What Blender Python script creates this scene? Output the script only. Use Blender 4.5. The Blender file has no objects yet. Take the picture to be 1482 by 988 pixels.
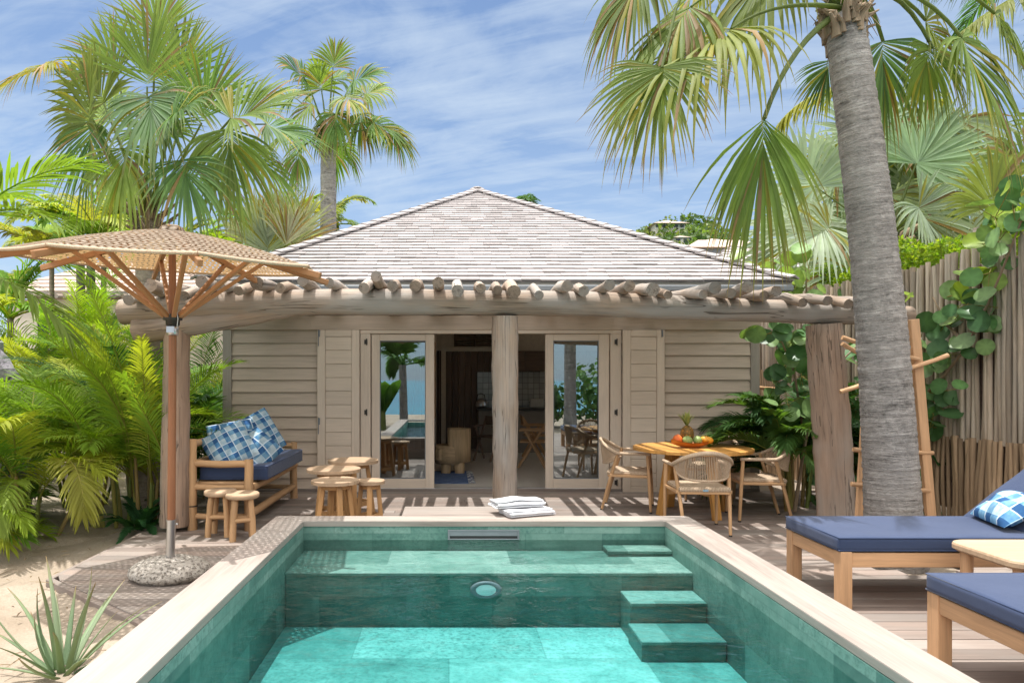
import bpy, math, random
import numpy as np
from mathutils import Vector, Matrix, Euler
random.seed(7); RNG = np.random.default_rng(11)
S = bpy.context.scene
COL = S.collection
PI = math.pi
F = 988.0
def P(px, py, d):                     # photo measurement at a chosen distance -> world point
    return np.array([(px-650)/F*d, d, 1.5-(py-550)/F*d])
def ru(a, b): return random.uniform(a, b)
def vec(*a): return np.array(a, float)
def nrm(v): return v/(np.linalg.norm(v)+1e-9)
def nrmr(a): return a/(np.linalg.norm(a, axis=-1, keepdims=True)+1e-9)
def rotm(rx=0, ry=0, rz=0): return np.array(Euler((rx, ry, rz)).to_matrix())

# ------------------------------------------------------------------ mesh collector
class MB:
    def __init__(s): s.V=[]; s.G=[]; s.T=[]; s.C=[]; s.Fa=[]; s.Sm=[]; s.n=0
    def add(s, v, faces, gc=None, tint=None, smooth=False, col=None):
        v=np.asarray(v,float).reshape(-1,3); k=len(v)
        s.V.append(v)
        if gc is None: gc=v+RNG.uniform(-20,20,3)
        s.G.append(np.asarray(gc,float).reshape(-1,3))
        if tint is None: tint=random.random()
        s.T.append(np.full(k,tint) if np.isscalar(tint) else np.asarray(tint,float))
        if col is None: c=np.ones((k,4))
        else:
            c=np.ones((k,4)); c[:,:3]=col
        s.C.append(c)
        if isinstance(faces,np.ndarray): faces=[faces]
        groups={}
        for f in faces:
            if isinstance(f,np.ndarray) and f.ndim==2: s.Fa.append((f+s.n)); s.Sm.append(np.full(len(f),smooth))
            else: groups.setdefault(len(f),[]).append(f)
        for L in groups.values():
            a=np.array(L)+s.n; s.Fa.append(a); s.Sm.append(np.full(len(a),smooth))
        s.n+=k
    def build(s, name, mat, parent=None, xf=None):
        me=bpy.data.meshes.new(name)
        V=np.concatenate(s.V)
        me.vertices.add(len(V)); me.vertices.foreach_set('co',V.astype(np.float32).ravel())
        lp=np.concatenate([f.ravel() for f in s.Fa]).astype(np.int32)
        tot=np.concatenate([np.full(len(f),f.shape[1]) for f in s.Fa])
        st=np.concatenate([[0],np.cumsum(tot)[:-1]]).astype(np.int32)
        me.loops.add(len(lp)); me.loops.foreach_set('vertex_index',lp)
        me.polygons.add(len(tot)); me.polygons.foreach_set('loop_start',st)
        me.update(calc_edges=True)
        me.polygons.foreach_set('use_smooth',np.concatenate(s.Sm))
        a=me.attributes.new('gc','FLOAT_VECTOR','POINT'); a.data.foreach_set('vector',np.concatenate(s.G).astype(np.float32).ravel())
        a=me.attributes.new('tint','FLOAT','POINT'); a.data.foreach_set('value',np.concatenate(s.T).astype(np.float32))
        a=me.attributes.new('col','FLOAT_COLOR','POINT'); a.data.foreach_set('color',np.concatenate(s.C).astype(np.float32).ravel())
        me.validate()
        me.materials.append(mat)
        o=bpy.data.objects.new(name,me); COL.objects.link(o)
        if parent: o.parent=parent
        return o
    # --- primitives
    def box(s, c, size, R=None, ch=.004, tint=None, col=None):
        h=np.array(size,float)/2; c=np.array(c,float); ch=min(ch,h.min()*.45)
        vs=[]; idx={}
        for sx in (-1,1):
            for sy in (-1,1):
                for sz in (-1,1):
                    sg=np.array([sx,sy,sz])
                    for ax in range(3):
                        p=sg*(h-ch); p[ax]=sg[ax]*h[ax]
                        idx[(sx,sy,sz,ax)]=len(vs); vs.append(p)
        fs=[]
        for ax in range(3):
            o=[i for i in range(3) if i!=ax]
            for q in (-1,1):
                loop=[]
                for (a,b) in ((-1,-1),(1,-1),(1,1),(-1,1)):
                    sg=[0,0,0]; sg[ax]=q; sg[o[0]]=a; sg[o[1]]=b; loop.append(idx[(*sg,ax)])
                if (q>0) != (ax==1): fs.append(loop)
                else: fs.append(loop[::-1])
        for ax in range(3):
            o=[i for i in range(3) if i!=ax]
            for a in (-1,1):
                for b in (-1,1):
                    def k(q,w):
                        sg=[0,0,0]; sg[ax]=q; sg[o[0]]=a; sg[o[1]]=b; return idx[(*sg,w)]
                    fs.append([k(-1,o[0]),k(1,o[0]),k(1,o[1]),k(-1,o[1])])
        for sx in (-1,1):
            for sy in (-1,1):
                for sz in (-1,1):
                    fs.append([idx[(sx,sy,sz,a)] for a in range(3)])
        L=np.array(vs); od=np.argsort(-h); g=L[:,od]+RNG.uniform(-30,30,3)
        W=L if R is None else L@np.array(R).T
        s.add(W+c,fs,g,tint,False,col)
    def beam(s, p0, p1, w, t, up=(0,0,1), ch=.004, tint=None, col=None):   # straight timber between two points, w across, t along up
        p0=np.array(p0,float); p1=np.array(p1,float); x=nrm(p1-p0); y=np.cross(np.array(up,float),x)
        if np.linalg.norm(y)<1e-4: y=np.cross(np.array([0,1.,0]),x)
        y=nrm(y); z=np.cross(x,y); R=np.stack([x,y,z],1)
        s.box((p0+p1)/2,(np.linalg.norm(p1-p0),w,t),R,ch,tint,col)
    def tube(s, pts, rad, n=8, cap=True, smooth=True, tint=None, col=None, flat=1.0, ref=None, jit=0, captint=None):
        pts=np.array(pts,float); m=len(pts); rad=np.full(m,rad) if np.isscalar(rad) else np.array(rad,float)
        T=np.gradient(pts,axis=0); T=nrmr(T)
        u=np.array(ref,float) if ref is not None else (np.array([0,0,1.]) if abs(T[0][2])<.9 else np.array([1.,0,0]))
        vs=[]; gs=[]; Ln=np.concatenate([[0],np.cumsum(np.linalg.norm(np.diff(pts,axis=0),axis=1))]); off=RNG.uniform(-30,30,3)
        th=np.linspace(0,2*PI,n,endpoint=False)
        jr=1+RNG.uniform(-jit,jit,n)
        for i in range(m):
            u=nrm(u-T[i]*np.dot(u,T[i])); w=np.cross(T[i],u)
            r=rad[i]*jr*(1+RNG.uniform(-jit,jit,n)*.4)
            ring=pts[i]+np.outer(np.cos(th)*r*flat,u)+np.outer(np.sin(th)*r,w)
            vs.append(ring); gs.append(np.stack([np.full(n,Ln[i]),np.cos(th)*r,np.sin(th)*r],1)+off)
        vs=np.concatenate(vs); gs=np.concatenate(gs)
        i=np.arange(m-1)[:,None]*n; j=np.arange(n)[None,:]; j2=(j+1)%n
        q=np.stack([i+j,i+j2,i+n+j2,i+n+j],-1).reshape(-1,4)
        if col is not None and np.ndim(col)==2 and len(col)==m: col=np.repeat(np.array(col),n,0)
        tt=random.random() if tint is None else tint
        s.add(vs,q,gs,tt,smooth,col)
        if cap:
            for (k,rev) in ((0,True),(m-1,False)):
                ring=vs[k*n:(k+1)*n]; f=list(range(n)); f=f[::-1] if rev else f
                cc=None if col is None else (np.array(col)[k*n:(k+1)*n] if np.ndim(col)==2 else col)
                s.add(ring,[f],gs[k*n:(k+1)*n],tt if captint is None else captint,False,cc)
    def log(s, p0, p1, r0, r1=None, bow=.0, n=12, m=9, jit=.06, tint=None, knots=True):
        p0=np.array(p0,float); p1=np.array(p1,float); r1=r0 if r1 is None else r1
        t=np.linspace(0,1,m); x=p1-p0; a=nrm(np.cross(x,RNG.normal(size=3)))
        b=nrm(np.cross(x,a))
        pts=p0+np.outer(t,x)+np.outer(np.sin(t*PI)*bow,a)+np.outer(np.sin(t*PI*2.3+1)*bow*.4,b)
        pts[0]=p0; pts[-1]=p1
        r=(r0+(r1-r0)*t)*(1+RNG.uniform(-.05,.05,m))
        s.tube(pts,r,n,True,True,tint,jit=jit,captint=-.15)
    def lathe(s, prof, c=(0,0,0), n=24, smooth=True, tint=None, col=None, R=None, sx=1, sy=1):
        prof=np.array(prof,float); m=len(prof); th=np.linspace(0,2*PI,n,endpoint=False)
        v=np.stack([np.outer(prof[:,0],np.cos(th))*sx,np.outer(prof[:,0],np.sin(th))*sy,np.repeat(prof[:,1][:,None],n,1)],-1).reshape(-1,3)
        i=np.arange(m-1)[:,None]*n; j=np.arange(n)[None,:]; j2=(j+1)%n
        q=np.stack([i+j,i+j2,i+n+j2,i+n+j],-1).reshape(-1,4)
        g=v+RNG.uniform(-20,20,3); w=v if R is None else v@np.array(R).T
        w=w+np.array(c,float)
        tt=random.random() if tint is None else tint
        s.add(w,q,g,tt,smooth,col)
        for k,rev in ((0,True),(m-1,False)):
            if prof[k,0]>1e-5:
                f=list(range(n)); s.add(w[k*n:(k+1)*n],[f[::-1] if rev else f],g[k*n:(k+1)*n],tt,False,col)
    def ell(s, c, r, n=16, R=None, tint=None, col=None, noise=0):
        a=np.linspace(-PI/2,PI/2,n//2+1); prof=np.stack([np.cos(a),np.sin(a)],1); prof[0,0]=prof[-1,0]=1e-6
        th=np.linspace(0,2*PI,n,endpoint=False)
        v=np.stack([np.outer(prof[:,0],np.cos(th)),np.outer(prof[:,0],np.sin(th)),np.repeat(prof[:,1][:,None],n,1)],-1).reshape(-1,3)
        if noise: v=v*(1+RNG.uniform(-noise,noise,(len(v),1)))
        v=v*np.array(r,float); g=v+RNG.uniform(-20,20,3)
        if R is not None: v=v@np.array(R).T
        m=len(prof); i=np.arange(m-1)[:,None]*n; j=np.arange(n)[None,:]; j2=(j+1)%n
        s.add(v+np.array(c,float),np.stack([i+j,i+j2,i+n+j2,i+n+j],-1).reshape(-1,4),g,tint,True,col)
    def rbox(s, c, size, r=.03, R=None, n=5, puff=0, tint=None, nz=0, wr=0):     # soft rounded box (cushions)
        h=np.array(size,float)/2; r=min(r,h.min()*.98)
        def axis(hh,k): 
            ed=hh-r+r*np.sin(np.linspace(0,PI/2,n)); inner=np.linspace(-(hh-r),hh-r,k+int(hh*14)); return np.concatenate([-ed[::-1][:-1],inner,ed[1:]])
        V=[];Fc=[];G=[]; base=0
        for ax in range(3):
            o=[(ax+1)%3,(ax+2)%3]
            A=axis(h[o[0]],8); B=axis(h[o[1]],8)
            for q in (-1,1):
                g=np.zeros((len(A),len(B),3)); g[...,o[0]]=A[:,None]; g[...,o[1]]=B[None,:]; g[...,ax]=q*h[ax]
                inn=np.clip(g,-(h-r),h-r); d=g-inn; p=inn+nrmr(d)*r*(np.linalg.norm(d,axis=-1,keepdims=True)>1e-6)
                if puff: 
                    k=(1-(g[...,0]/h[0])**2)*(1-(g[...,1]/h[1])**2); p[...,2]+=np.sign(p[...,2])*puff*np.clip(k,0,1)**.5*(np.abs(p[...,2])>h[2]*.3)
                if wr:
                    p[...,2]+=wr*(np.sin(p[...,0]*9+p[...,1]*4+1)+.6*np.sin(p[...,0]*17-p[...,1]*13)+.5*np.sin(p[...,1]*23+2))*np.clip(p[...,2]/h[2],0,1)
                    p[...,o[0] if ax==2 else ax]+=0
                v=p.reshape(-1,3); a,b=len(A),len(B)
                i=np.arange(a-1)[:,None]*b; j=np.arange(b-1)[None,:]
                f=np.stack([i+j,i+b+j,i+b+j+1,i+j+1],-1).reshape(-1,4)
                if q<0: f=f[:,::-1]
                V.append(v); Fc.append(f+base); base+=len(v)
        V=np.concatenate(V); G=V+RNG.uniform(-9,9,3); W=V if R is None else V@np.array(R).T
        s.add(W+np.array(c,float),np.concatenate(Fc),G,tint,True)
    def pillow(s, c, w, hgt, t, R, seed=0):
        n=21; u=np.linspace(-1,1,n); X,Y=np.meshgrid(u,u,indexing='ij'); rg=np.random.default_rng(seed)
        k=np.clip((1-np.abs(X)**2.6)*(1-np.abs(Y)**2.6),0,1)**.55
        pin=1-.10*(np.abs(X)**2*(1-np.abs(Y)**3)) ; pin2=1-.10*(np.abs(Y)**2*(1-np.abs(X)**3))
        wr=sum(rg.uniform(.02,.05)*np.sin(rg.uniform(2,6)*X+rg.uniform(2,6)*Y*rg.choice([-1,1])+rg.uniform(0,6)) for _ in range(5))
        base=0
        for q in (1,-1):
            Z=q*(k*(1+wr*1.6))*t/2
            v=np.stack([X*w/2*pin2,Y*hgt/2*pin,Z+wr*.02*(1-k)],-1).reshape(-1,3)
            g=np.stack([X*w/2,Y*hgt/2,np.full_like(X,q*.5)],-1).reshape(-1,3)
            i=np.arange(n-1)[:,None]*n; j=np.arange(n-1)[None,:]
            f=np.stack([i+j,i+n+j,i+n+j+1,i+j+1],-1).reshape(-1,4)
            s.add(v@np.array(R).T+np.array(c,float),f if q>0 else f[:,::-1],g+seed*.7,.5,True)
    def planks_disc(s, r, z0, z1, w, gap=.004, rz=0, c=(0,0,0)):
        c=np.array(c,float); R=rotm(0,0,rz); x=-r
        k=max(1,round(2*r/w)); w=2*r/k
        for i in range(k):
            a=-r+i*w+gap/2; b=-r+(i+1)*w-gap/2; a=max(a,-r*.999); b=min(b,r*.999)
            xs=np.linspace(a,b,5); up=[(q,math.sqrt(max(r*r-q*q,1e-6))) for q in xs]; dn=[(q,-y) for q,y in up][::-1]
            ol=np.array(dn[::-1]+up[::-1]); m=len(ol); e=.004
            cen=ol.mean(0); inn=cen+(ol-cen)*(1-e/ max(w/2,.02)*.6)
            v=np.concatenate([np.c_[ol,np.full(m,z0)],np.c_[ol,np.full(m,z1-e)],np.c_[inn,np.full(m,z1)]])
            fs=[list(range(m))[::-1],list(range(2*m,3*m))]
            for q in range(m):
                q2=(q+1)%m; fs+= [[q,q2,m+q2,m+q],[m+q,m+q2,2*m+q2,2*m+q]]
            g=v[:,[1,0,2]]+RNG.uniform(-30,30,3)
            s.add(v@R.T+c,fs,g)
    # --- leaves (all vectorised)
    def strips(s, start, dirs, length, width, up, sec, wprof, droop, col, tip, dr0=.3, vfold=.25, jitter=.1, tippow=3):
        N=len(start); sec=np.array(sec); K=len(sec); wprof=np.array(wprof)
        L=np.asarray(length)*np.ones(N); dr=np.asarray(droop)*np.ones(N)*RNG.uniform(.6,1.35,N)
        e=np.clip(sec-dr0,0,None)/(1-dr0)
        fwd=sec[None,:]-.38*np.clip(dr,0,1.4)[:,None]*e[None,:]**2*(1-dr0)
        pos=start[:,None,:]+dirs[:,None,:]*(L[:,None]*fwd)[...,None]
        pos[...,2]-=(L*dr)[:,None]*e[None,:]**1.7*(1-dr0)*.8
        cr=nrmr(np.cross(dirs,up))
        wd=(np.asarray(width)*np.ones(N))[:,None]*wprof[None,:]
        lft=pos-cr[:,None,:]*wd[...,None]; rgt=pos+cr[:,None,:]*wd[...,None]
        mid=pos-up[:,None,:]*(wd*vfold)[...,None]
        v=np.stack([lft,mid,rgt],2).reshape(-1,3)
        b=(np.arange(N)*K*3)[:,None,None]; k=(np.arange(K-1)*3)[None,:,None]; q=np.array([[0,1,4,3],[1,2,5,4]])
        f=(b[...,None]+k[...,None]+q[None,None]).reshape(-1,4)
        jit=RNG.uniform(1-jitter,1+jitter,(N,1,1))
        c0=np.asarray(col)*np.ones((N,3)); c1=np.asarray(tip)*np.ones((N,3))
        t=(sec**tippow)[None,:,None]
        cc=(c0[:,None,:]*(1-t)+c1[:,None,:]*t)*jit
        cc=np.repeat(cc[:,:,None,:],3,2).reshape(-1,3)
        s.add(v,f,None,.5,True,np.clip(cc,0,1))
    def fan(s, H, fwd, up, L, nseg=44, A=2.1, fold=.25, droop=.7, col=(.1,.16,.05), tip=(.2,.16,.06), costa=.22, wm=1.0, dead=0.05, hang=None):
        fwd=nrm(np.array(fwd,float)); up=np.array(up,float); up=nrm(up-fwd*np.dot(up,fwd)); side=np.cross(fwd,up)
        a=np.linspace(-A,A,nseg)+RNG.normal(0,.02,nseg)
        c,sn=np.cos(a),np.sin(a)
        d=nrmr(np.outer(c,fwd)+np.outer(sn,side)+np.outer(fold*np.abs(sn),up))
        hang=(.55*max(0,droop-.3) if hang is None else hang)
        d=nrmr(d+RNG.normal(0,.022,d.shape)+np.outer(hang*(.45+.55*np.abs(sn))*RNG.uniform(.6,1.4,nseg),(0,0,-1.)))
        cs=np.clip(c,0,1)**2
        st=np.array(H,float)+np.outer(cs*costa*L,fwd)-np.outer(cs*costa*L*.25,up)
        ln=L*(.68+.32*np.cos(a*.75))*RNG.uniform(.88,1.08,nseg)
        upv=nrmr(np.tile(up,(nseg,1))-np.outer(sn*fold,side))
        upv=nrmr(upv-d*(upv*d).sum(1,keepdims=True))
        col=np.array(col)*np.ones((nseg,3)); tp=np.array(tip)*np.ones((nseg,3))
        br=RNG.random(nseg)<dead; col[br]=np.array([.26,.17,.08])*RNG.uniform(.7,1.3,(br.sum(),1)); tp[br]=(.3,.2,.1)
        yl=RNG.random(nseg)<dead*1.0; col[yl]=np.array([.26,.24,.04])
        w=ln*math.tan(A/nseg)*.64*wm
        s.strips(st,d,ln,w,upv,[0,.2,.42,.58,.72,.86,1],[.16,.62,1,.84,.56,.27,.02],droop,col,tp,.32,.35,.18,5)
    def petiole(s, p0, p1, sag=.0, r=.022, col=(.16,.2,.07), n=6, bend=None):
        t=np.linspace(0,1,9); p0=np.array(p0,float); p1=np.array(p1,float)
        b=np.array([0,0,sag]) if bend is None else np.array(bend,float)
        pts=p0+np.outer(t,p1-p0)+np.outer(4*t*(1-t),b)
        s.tube(pts,r*(1.25-.65*t),n,True,True,None,np.array(col)*np.ones(3),flat=.6)
        return nrm(pts[-1]-pts[-2])
    def pinnate(s, base, az, el, L, bend=1.4, n=34, ll=.38, w=.014, col=(.1,.2,.03), tip=None, t0=.22, twist=0, vee=.5, droop=.35, side=0, rr=.012, rcol=None, hang=0):
        m=24; t=np.linspace(0,1,m); e=el-bend*t**1.25; az_=az+side*t**1.5
        d=np.stack([np.cos(e)*np.cos(az_),np.cos(e)*np.sin(az_),np.sin(e)],1)
        pts=np.array(base,float)+np.concatenate([[[0,0,0]],np.cumsum((d[1:]+d[:-1])/2*L/(m-1),0)])
        rcol=np.array(col)*1.4 if rcol is None else np.array(rcol)
        s.tube(pts[::3] if m>12 else pts,np.linspace(rr,rr*.25,len(pts[::3])),5,False,True,None,np.clip(rcol,0,1)*np.ones(3))
        tl=np.linspace(t0,.985,n); ip=np.stack([np.interp(tl,t,pts[:,k]) for k in range(3)],1); td=nrmr(np.stack([np.interp(tl,t,d[:,k]) for k in range(3)],1))
        sd=np.stack([-np.sin(az+side*tl**1.5),np.cos(az+side*tl**1.5),0*tl],1); upv=nrmr(np.cross(td,sd)); upv*=np.sign(upv[:,2:3]+1e-6) if hang==0 else 1
        if twist: 
            c,sn=math.cos(twist),math.sin(twist); sd,upv=sd*c+upv*sn,upv*c-sd*sn
        prof=(np.sin(PI*np.clip(.12+.82*tl,0,1)))**.7*.9+.1
        phi=.45+.75*tl**1.3
        for q in (-1,1):
            dd=nrmr(sd*q*np.cos(phi)[:,None]+td*np.sin(phi)[:,None]+upv*vee*(1-.6*tl[:,None]))
            dd=nrmr(dd+RNG.normal(0,.05,dd.shape)); u2=nrmr(upv-dd*(upv*dd).sum(1,keepdims=True))
            s.strips(ip,dd,ll*prof*RNG.uniform(.9,1.08,n),w,u2,[0,.3,.65,1],[.45,1,.75,.05],droop,col,np.array(col)*1.1 if tip is None else tip,.2,.3,.16,3)
    def rounds(s, cen, r, nor, col, n=14, cup=.22):
        N=len(cen); cen=np.array(cen,float); nor=nrmr(np.array(nor,float)); r=np.asarray(r)*np.ones(N)
        a=nrmr(np.cross(nor,RNG.normal(size=(N,3)))); b=np.cross(nor,a)
        th=np.linspace(0,2*PI,n,endpoint=False); rad=1+.07*np.cos(th)+RNG.uniform(-.05,.05,n)
        fold=np.abs(np.sin(th))*cup
        rim=cen[:,None,:]+(a[:,None,:]*(np.cos(th)*rad)[None,:,None]+b[:,None,:]*np.sin(th)[None,:,None]*.95)*r[:,None,None]+nor[:,None,:]*(fold[None,:]*r[:,None])[...,None]
        v=np.concatenate([cen[:,None,:],rim],1).reshape(-1,3)
        base=(np.arange(N)*(n+1))[:,None,None]; k=np.arange(n)
        tri=np.stack([np.zeros(n,int),1+k,1+(k+1)%n],-1)[None]
        c=np.repeat((np.asarray(col)*np.ones((N,3)))[:,None,:],n+1,1); c[:,0]*=1.5; c[:,1::2]*=1.22; c[:,2::2]*=.88
        s.add(v,(base+tri).reshape(-1,3),None,.5,True,np.clip(c.reshape(-1,3),0,1))
    def leafcloud(s, cen, size, col, asp=.45, upb=.5):
        N=len(cen); cen=np.array(cen,float); d=nrmr(RNG.normal(size=(N,3))+np.array([0,0,.3])); u=nrmr(RNG.normal(size=(N,3))+np.array([0,0,upb*2])); c=nrmr(np.cross(d,u))
        sz=np.asarray(size)*RNG.uniform(.7,1.3,N)
        v=np.stack([cen,cen+d*(sz*.5)[:,None]+c*(sz*asp*.5)[:,None],cen+d*sz[:,None],cen+d*(sz*.5)[:,None]-c*(sz*asp*.5)[:,None]],1).reshape(-1,3)
        cc=np.repeat((np.asarray(col)*np.ones((N,3)))*RNG.uniform(.7,1.3,(N,1)),4,0)
        s.add(v,(np.arange(N)[:,None]*4+np.arange(4)[None]),None,.5,False,np.clip(cc,0,1))

# ------------------------------------------------------------------ scene objects
def tag(o,label=None,cat=None,group=None,kind=None):
    if label: o['label']=label
    if cat: o['category']=cat
    if group: o['group']=group
    if kind: o['kind']=kind
    return o
def thing(name,label,cat,loc=(0,0,0),rz=0,group=None):
    o=bpy.data.objects.new(name,None); COL.objects.link(o); o.location=[float(q) for q in loc]; o.rotation_euler=(0,0,rz); o.empty_display_size=.1
    return tag(o,label,cat,group)
def copy_tree(o,loc,rz,label,group=None):
    c=o.copy(); COL.objects.link(c); c.location=[float(q) for q in loc]; c.rotation_euler=(0,0,rz); c['label']=label
    if group: c['group']=group
    for ch in list(o.children):
        d=ch.copy(); COL.objects.link(d); d.parent=c
        for g in list(ch.children):
            e=g.copy(); COL.objects.link(e); e.parent=d
    return c
# ------------------------------------------------------------------ materials
class NB:
    def __init__(s,nt): s.nt=nt
    def n(s,t,out=None,props=None,**inp):
        nd=s.nt.nodes.new('ShaderNode'+t)
        for k,v in (props or {}).items(): setattr(nd,k,v)
        for k,v in inp.items():
            key=int(k[1:]) if k[0]=='_' else k.replace('_',' ')
            sk=nd.inputs[key]
            if isinstance(v,bpy.types.NodeSocket): s.nt.links.new(v,sk)
            elif isinstance(v,(tuple,list)) and len(v)==3 and sk.type=='RGBA': sk.default_value=(*v,1)
            else: sk.default_value=v
        return nd if out is None else nd.outputs[out]
    def ramp(s,fac,stops,interp='LINEAR'):
        nd=s.nt.nodes.new('ShaderNodeValToRGB'); cr=nd.color_ramp; cr.interpolation=interp
        while len(cr.elements)<len(stops): cr.elements.new(.5)
        for e,(p,c) in zip(cr.elements,stops):
            e.position=p; e.color=(*c,1) if isinstance(c,(tuple,list)) else (c,c,c,1)
        s.nt.links.new(fac,nd.inputs[0]); return nd.outputs[0]
    def attr(s,name,out): return s.n('Attribute',out,{'attribute_name':name})
    def mp(s,v,scale=(1,1,1),loc=(0,0,0),rot=(0,0,0)): return s.n('Mapping','Vector',Vector=v,Scale=scale,Location=loc,Rotation=rot)
    def noise(s,v,scale,detail=4,rough=.55,dist=0,out='Fac'): return s.n('TexNoise',out,Vector=v,Scale=scale,Detail=detail,Roughness=rough,Distortion=dist)
    def mix(s,fac,a,b,mode='MIX'):
        nd=s.nt.nodes.new('ShaderNodeMix'); nd.data_type='RGBA'; nd.blend_type=mode
        for sk,v in ((nd.inputs[0],fac),(nd.inputs[6],a),(nd.inputs[7],b)):
            if isinstance(v,bpy.types.NodeSocket): s.nt.links.new(v,sk)
            elif isinstance(v,(tuple,list)): sk.default_value=(*v[:3],1)
            else: sk.default_value=v
        return nd.outputs[2]
    def m(s,op,a,b=0.0,c=0.0): return s.n('Math',0,{'operation':op},_0=a,_1=b,_2=c)
    def bump(s,h,strength=.3,dist=.01): return s.n('Bump','Normal',Height=h,Strength=strength,Distance=dist)
    def pr(s,color,rough=.6,normal=None,metal=0,spec=.4,**kw):
        d=dict(Base_Color=color,Roughness=rough,Metallic=metal)
        d['Specular_IOR_Level']=spec
        if normal is not None: d['Normal']=normal
        d.update(kw); return s.n('BsdfPrincipled','BSDF',**d)
    def out(s,surf=None,vol=None):
        o=s.nt.nodes.new('ShaderNodeOutputMaterial')
        if surf is not None: s.nt.links.new(surf,o.inputs[0])
        if vol is not None: s.nt.links.new(vol,o.inputs[1])
def mk(name):
    m=bpy.data.materials.new(name); m.use_nodes=True; m.node_tree.nodes.clear(); return m,NB(m.node_tree)
def sc(c,k): return tuple(min(1,x*k) for x in c)
def wood(name,c,dark=.6,light=1.25,g=1.0,rough=.62,bump=.25,var=.35,grey=None,spec=.3,crack=0):
    m,b=mk(name); gc=b.attr('gc','Vector'); t=b.attr('tint','Fac')
    n1=b.noise(b.mp(gc,(1.3*g,22*g,22*g)),1.6,7,.62,.5)
    n2=b.noise(b.mp(gc,(.8,5,5)),1.1,4,.6,.8)
    n3=b.noise(b.mp(gc,(3*g,90*g,90*g)),1.5,3,.6)
    f=b.m('MULTIPLY_ADD',n2,.45,b.m('MULTIPLY',n1,.55))
    col=b.ramp(f,[(.3,sc(c,dark)),(.5,c),(.68,sc(c,light))])
    if grey: col=b.mix(b.ramp(b.noise(b.mp(gc,(1,3,3)),.9,3,.6),[(.4,0.0),(.62,.85)]),col,grey)
    if crack:
        ck=b.m('ABSOLUTE',b.m('SUBTRACT',b.noise(b.mp(gc,(.55,13,13)),1.3,2,.4,.6),.5)); ck=b.m('MULTIPLY',b.m('LESS_THAN',ck,crack),b.ramp(b.noise(b.mp(gc,(1.1,3,3)),1.4,2),[(.45,0.0),(.52,1.0)])); col=b.mix(b.m('MULTIPLY',ck,.75),col,sc(c,.22))
    v=b.m('MULTIPLY_ADD',t,var,1-var/2)
    fine=b.m('MULTIPLY_ADD',n3,.3,.85)
    col=b.n('HueSaturation','Color',Value=b.m('MULTIPLY',v,fine),Color=col)
    h=b.m('ADD',b.m('MULTIPLY',n1,.7),b.m('MULTIPLY',n3,.4))
    if crack: h=b.m('SUBTRACT',h,b.m('MULTIPLY',ck,1.2))
    b.out(b.pr(col,rough,b.bump(h,bump,.006),spec=spec)); return m
def leafmat(name,trans=.42,rough=.55,tm=(1.5,1.55,.55)):
    m,b=mk(name); c=b.attr('col','Color')
    geo=b.n('NewGeometry','Position'); nz=b.noise(geo,3.2,3)
    c=b.n('HueSaturation','Color',Value=b.m('MULTIPLY_ADD',nz,.7,.65),Color=c)
    p=b.pr(c,rough,spec=.22); tr=b.n('BsdfTranslucent','BSDF',Color=b.mix(1,c,tm,'MULTIPLY'))
    b.out(b.n('MixShader',0,_0=trans,_1=p,_2=tr)); return m
def fabric(name,c,scale=700,rough=.85,var=.12):
    m,b=mk(name); tc=b.n('TexCoord','Object'); n=b.noise(tc,scale,2); n2=b.noise(tc,6,3)
    col=b.n('HueSaturation','Color',Value=b.m('ADD',b.m('MULTIPLY_ADD',n,var*2,1-var*1.6),b.m('MULTIPLY',n2,.2)),Color=(*c,1))
    h=b.m('ADD',b.m('MULTIPLY',n,.25),b.noise(tc,9,2))
    b.out(b.pr(col,rough,b.bump(h,.25,.012),spec=.25,Sheen_Weight=.15)); return m
M={}
def solid0(name,c,rough):
    m,b=mk(name); b.out(b.pr((*c,1),rough)); return m
M['deck']=wood('deck_wood',(.255,.20,.17),.68,1.22,1.0,.7,.3,.45,grey=(.27,.235,.21))
M['coping']=wood('coping_wood',(.29,.24,.21),.60,1.28,.7,.7,.4,.3,grey=(.305,.27,.24))
M['log']=wood('weathered_log',(.29,.215,.16),.42,1.3,.9,.8,.7,.55,grey=(.31,.285,.26),crack=.011)
M['post']=wood('post_timber',(.34,.235,.17),.5,1.28,.9,.75,.6,.25,grey=(.33,.285,.245),crack=.012)
M['teak']=wood('teak',(.50,.28,.12),.65,1.25,1.2,.5,.15,.3)
M['teaktop']=wood('teak_top',(.58,.29,.08),.68,1.3,1.1,.45,.12,.45)
M['pole']=wood('red_brown_pole',(.27,.115,.055),.7,1.25,1.2,.45,.12,.2)
M['lens']=solid0('pale_lens',(.85,.88,.88),.25)
M['palewood']=wood('pale_logs',(.48,.29,.15),.68,1.22,1.0,.6,.3,.25)
M['paletop']=wood('pale_top',(.45,.315,.205),.72,1.22,1.0,.6,.2,.25)
M['umbrella_wood']=wood('umbrella_wood',(.35,.17,.075),.7,1.25,1.2,.5,.12,.3)
M['lounger_wood']=wood('lounger_wood',(.52,.31,.17),.70,1.2,1.1,.5,.1,.2)
M['facade']=wood('taupe_painted_wood',(.55,.447,.36),.80,1.1,1.0,.55,.12,.14)
M['trim']=wood('taupe_trim',(.64,.535,.435),.86,1.06,1.0,.5,.08,.08)
M['corner']=wood('corner_board',(.34,.30,.26),.85,1.1,1.0,.55,.1,.08)
M['stick']=wood('fence_sticks',(.40,.315,.235),.5,1.35,1.6,.75,.5,.75,grey=(.40,.345,.28))
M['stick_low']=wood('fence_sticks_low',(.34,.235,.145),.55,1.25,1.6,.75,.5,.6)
M['shingle']=wood('bleached_shingle',(.375,.34,.335),.74,1.12,.9,.8,.25,.34)
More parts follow.
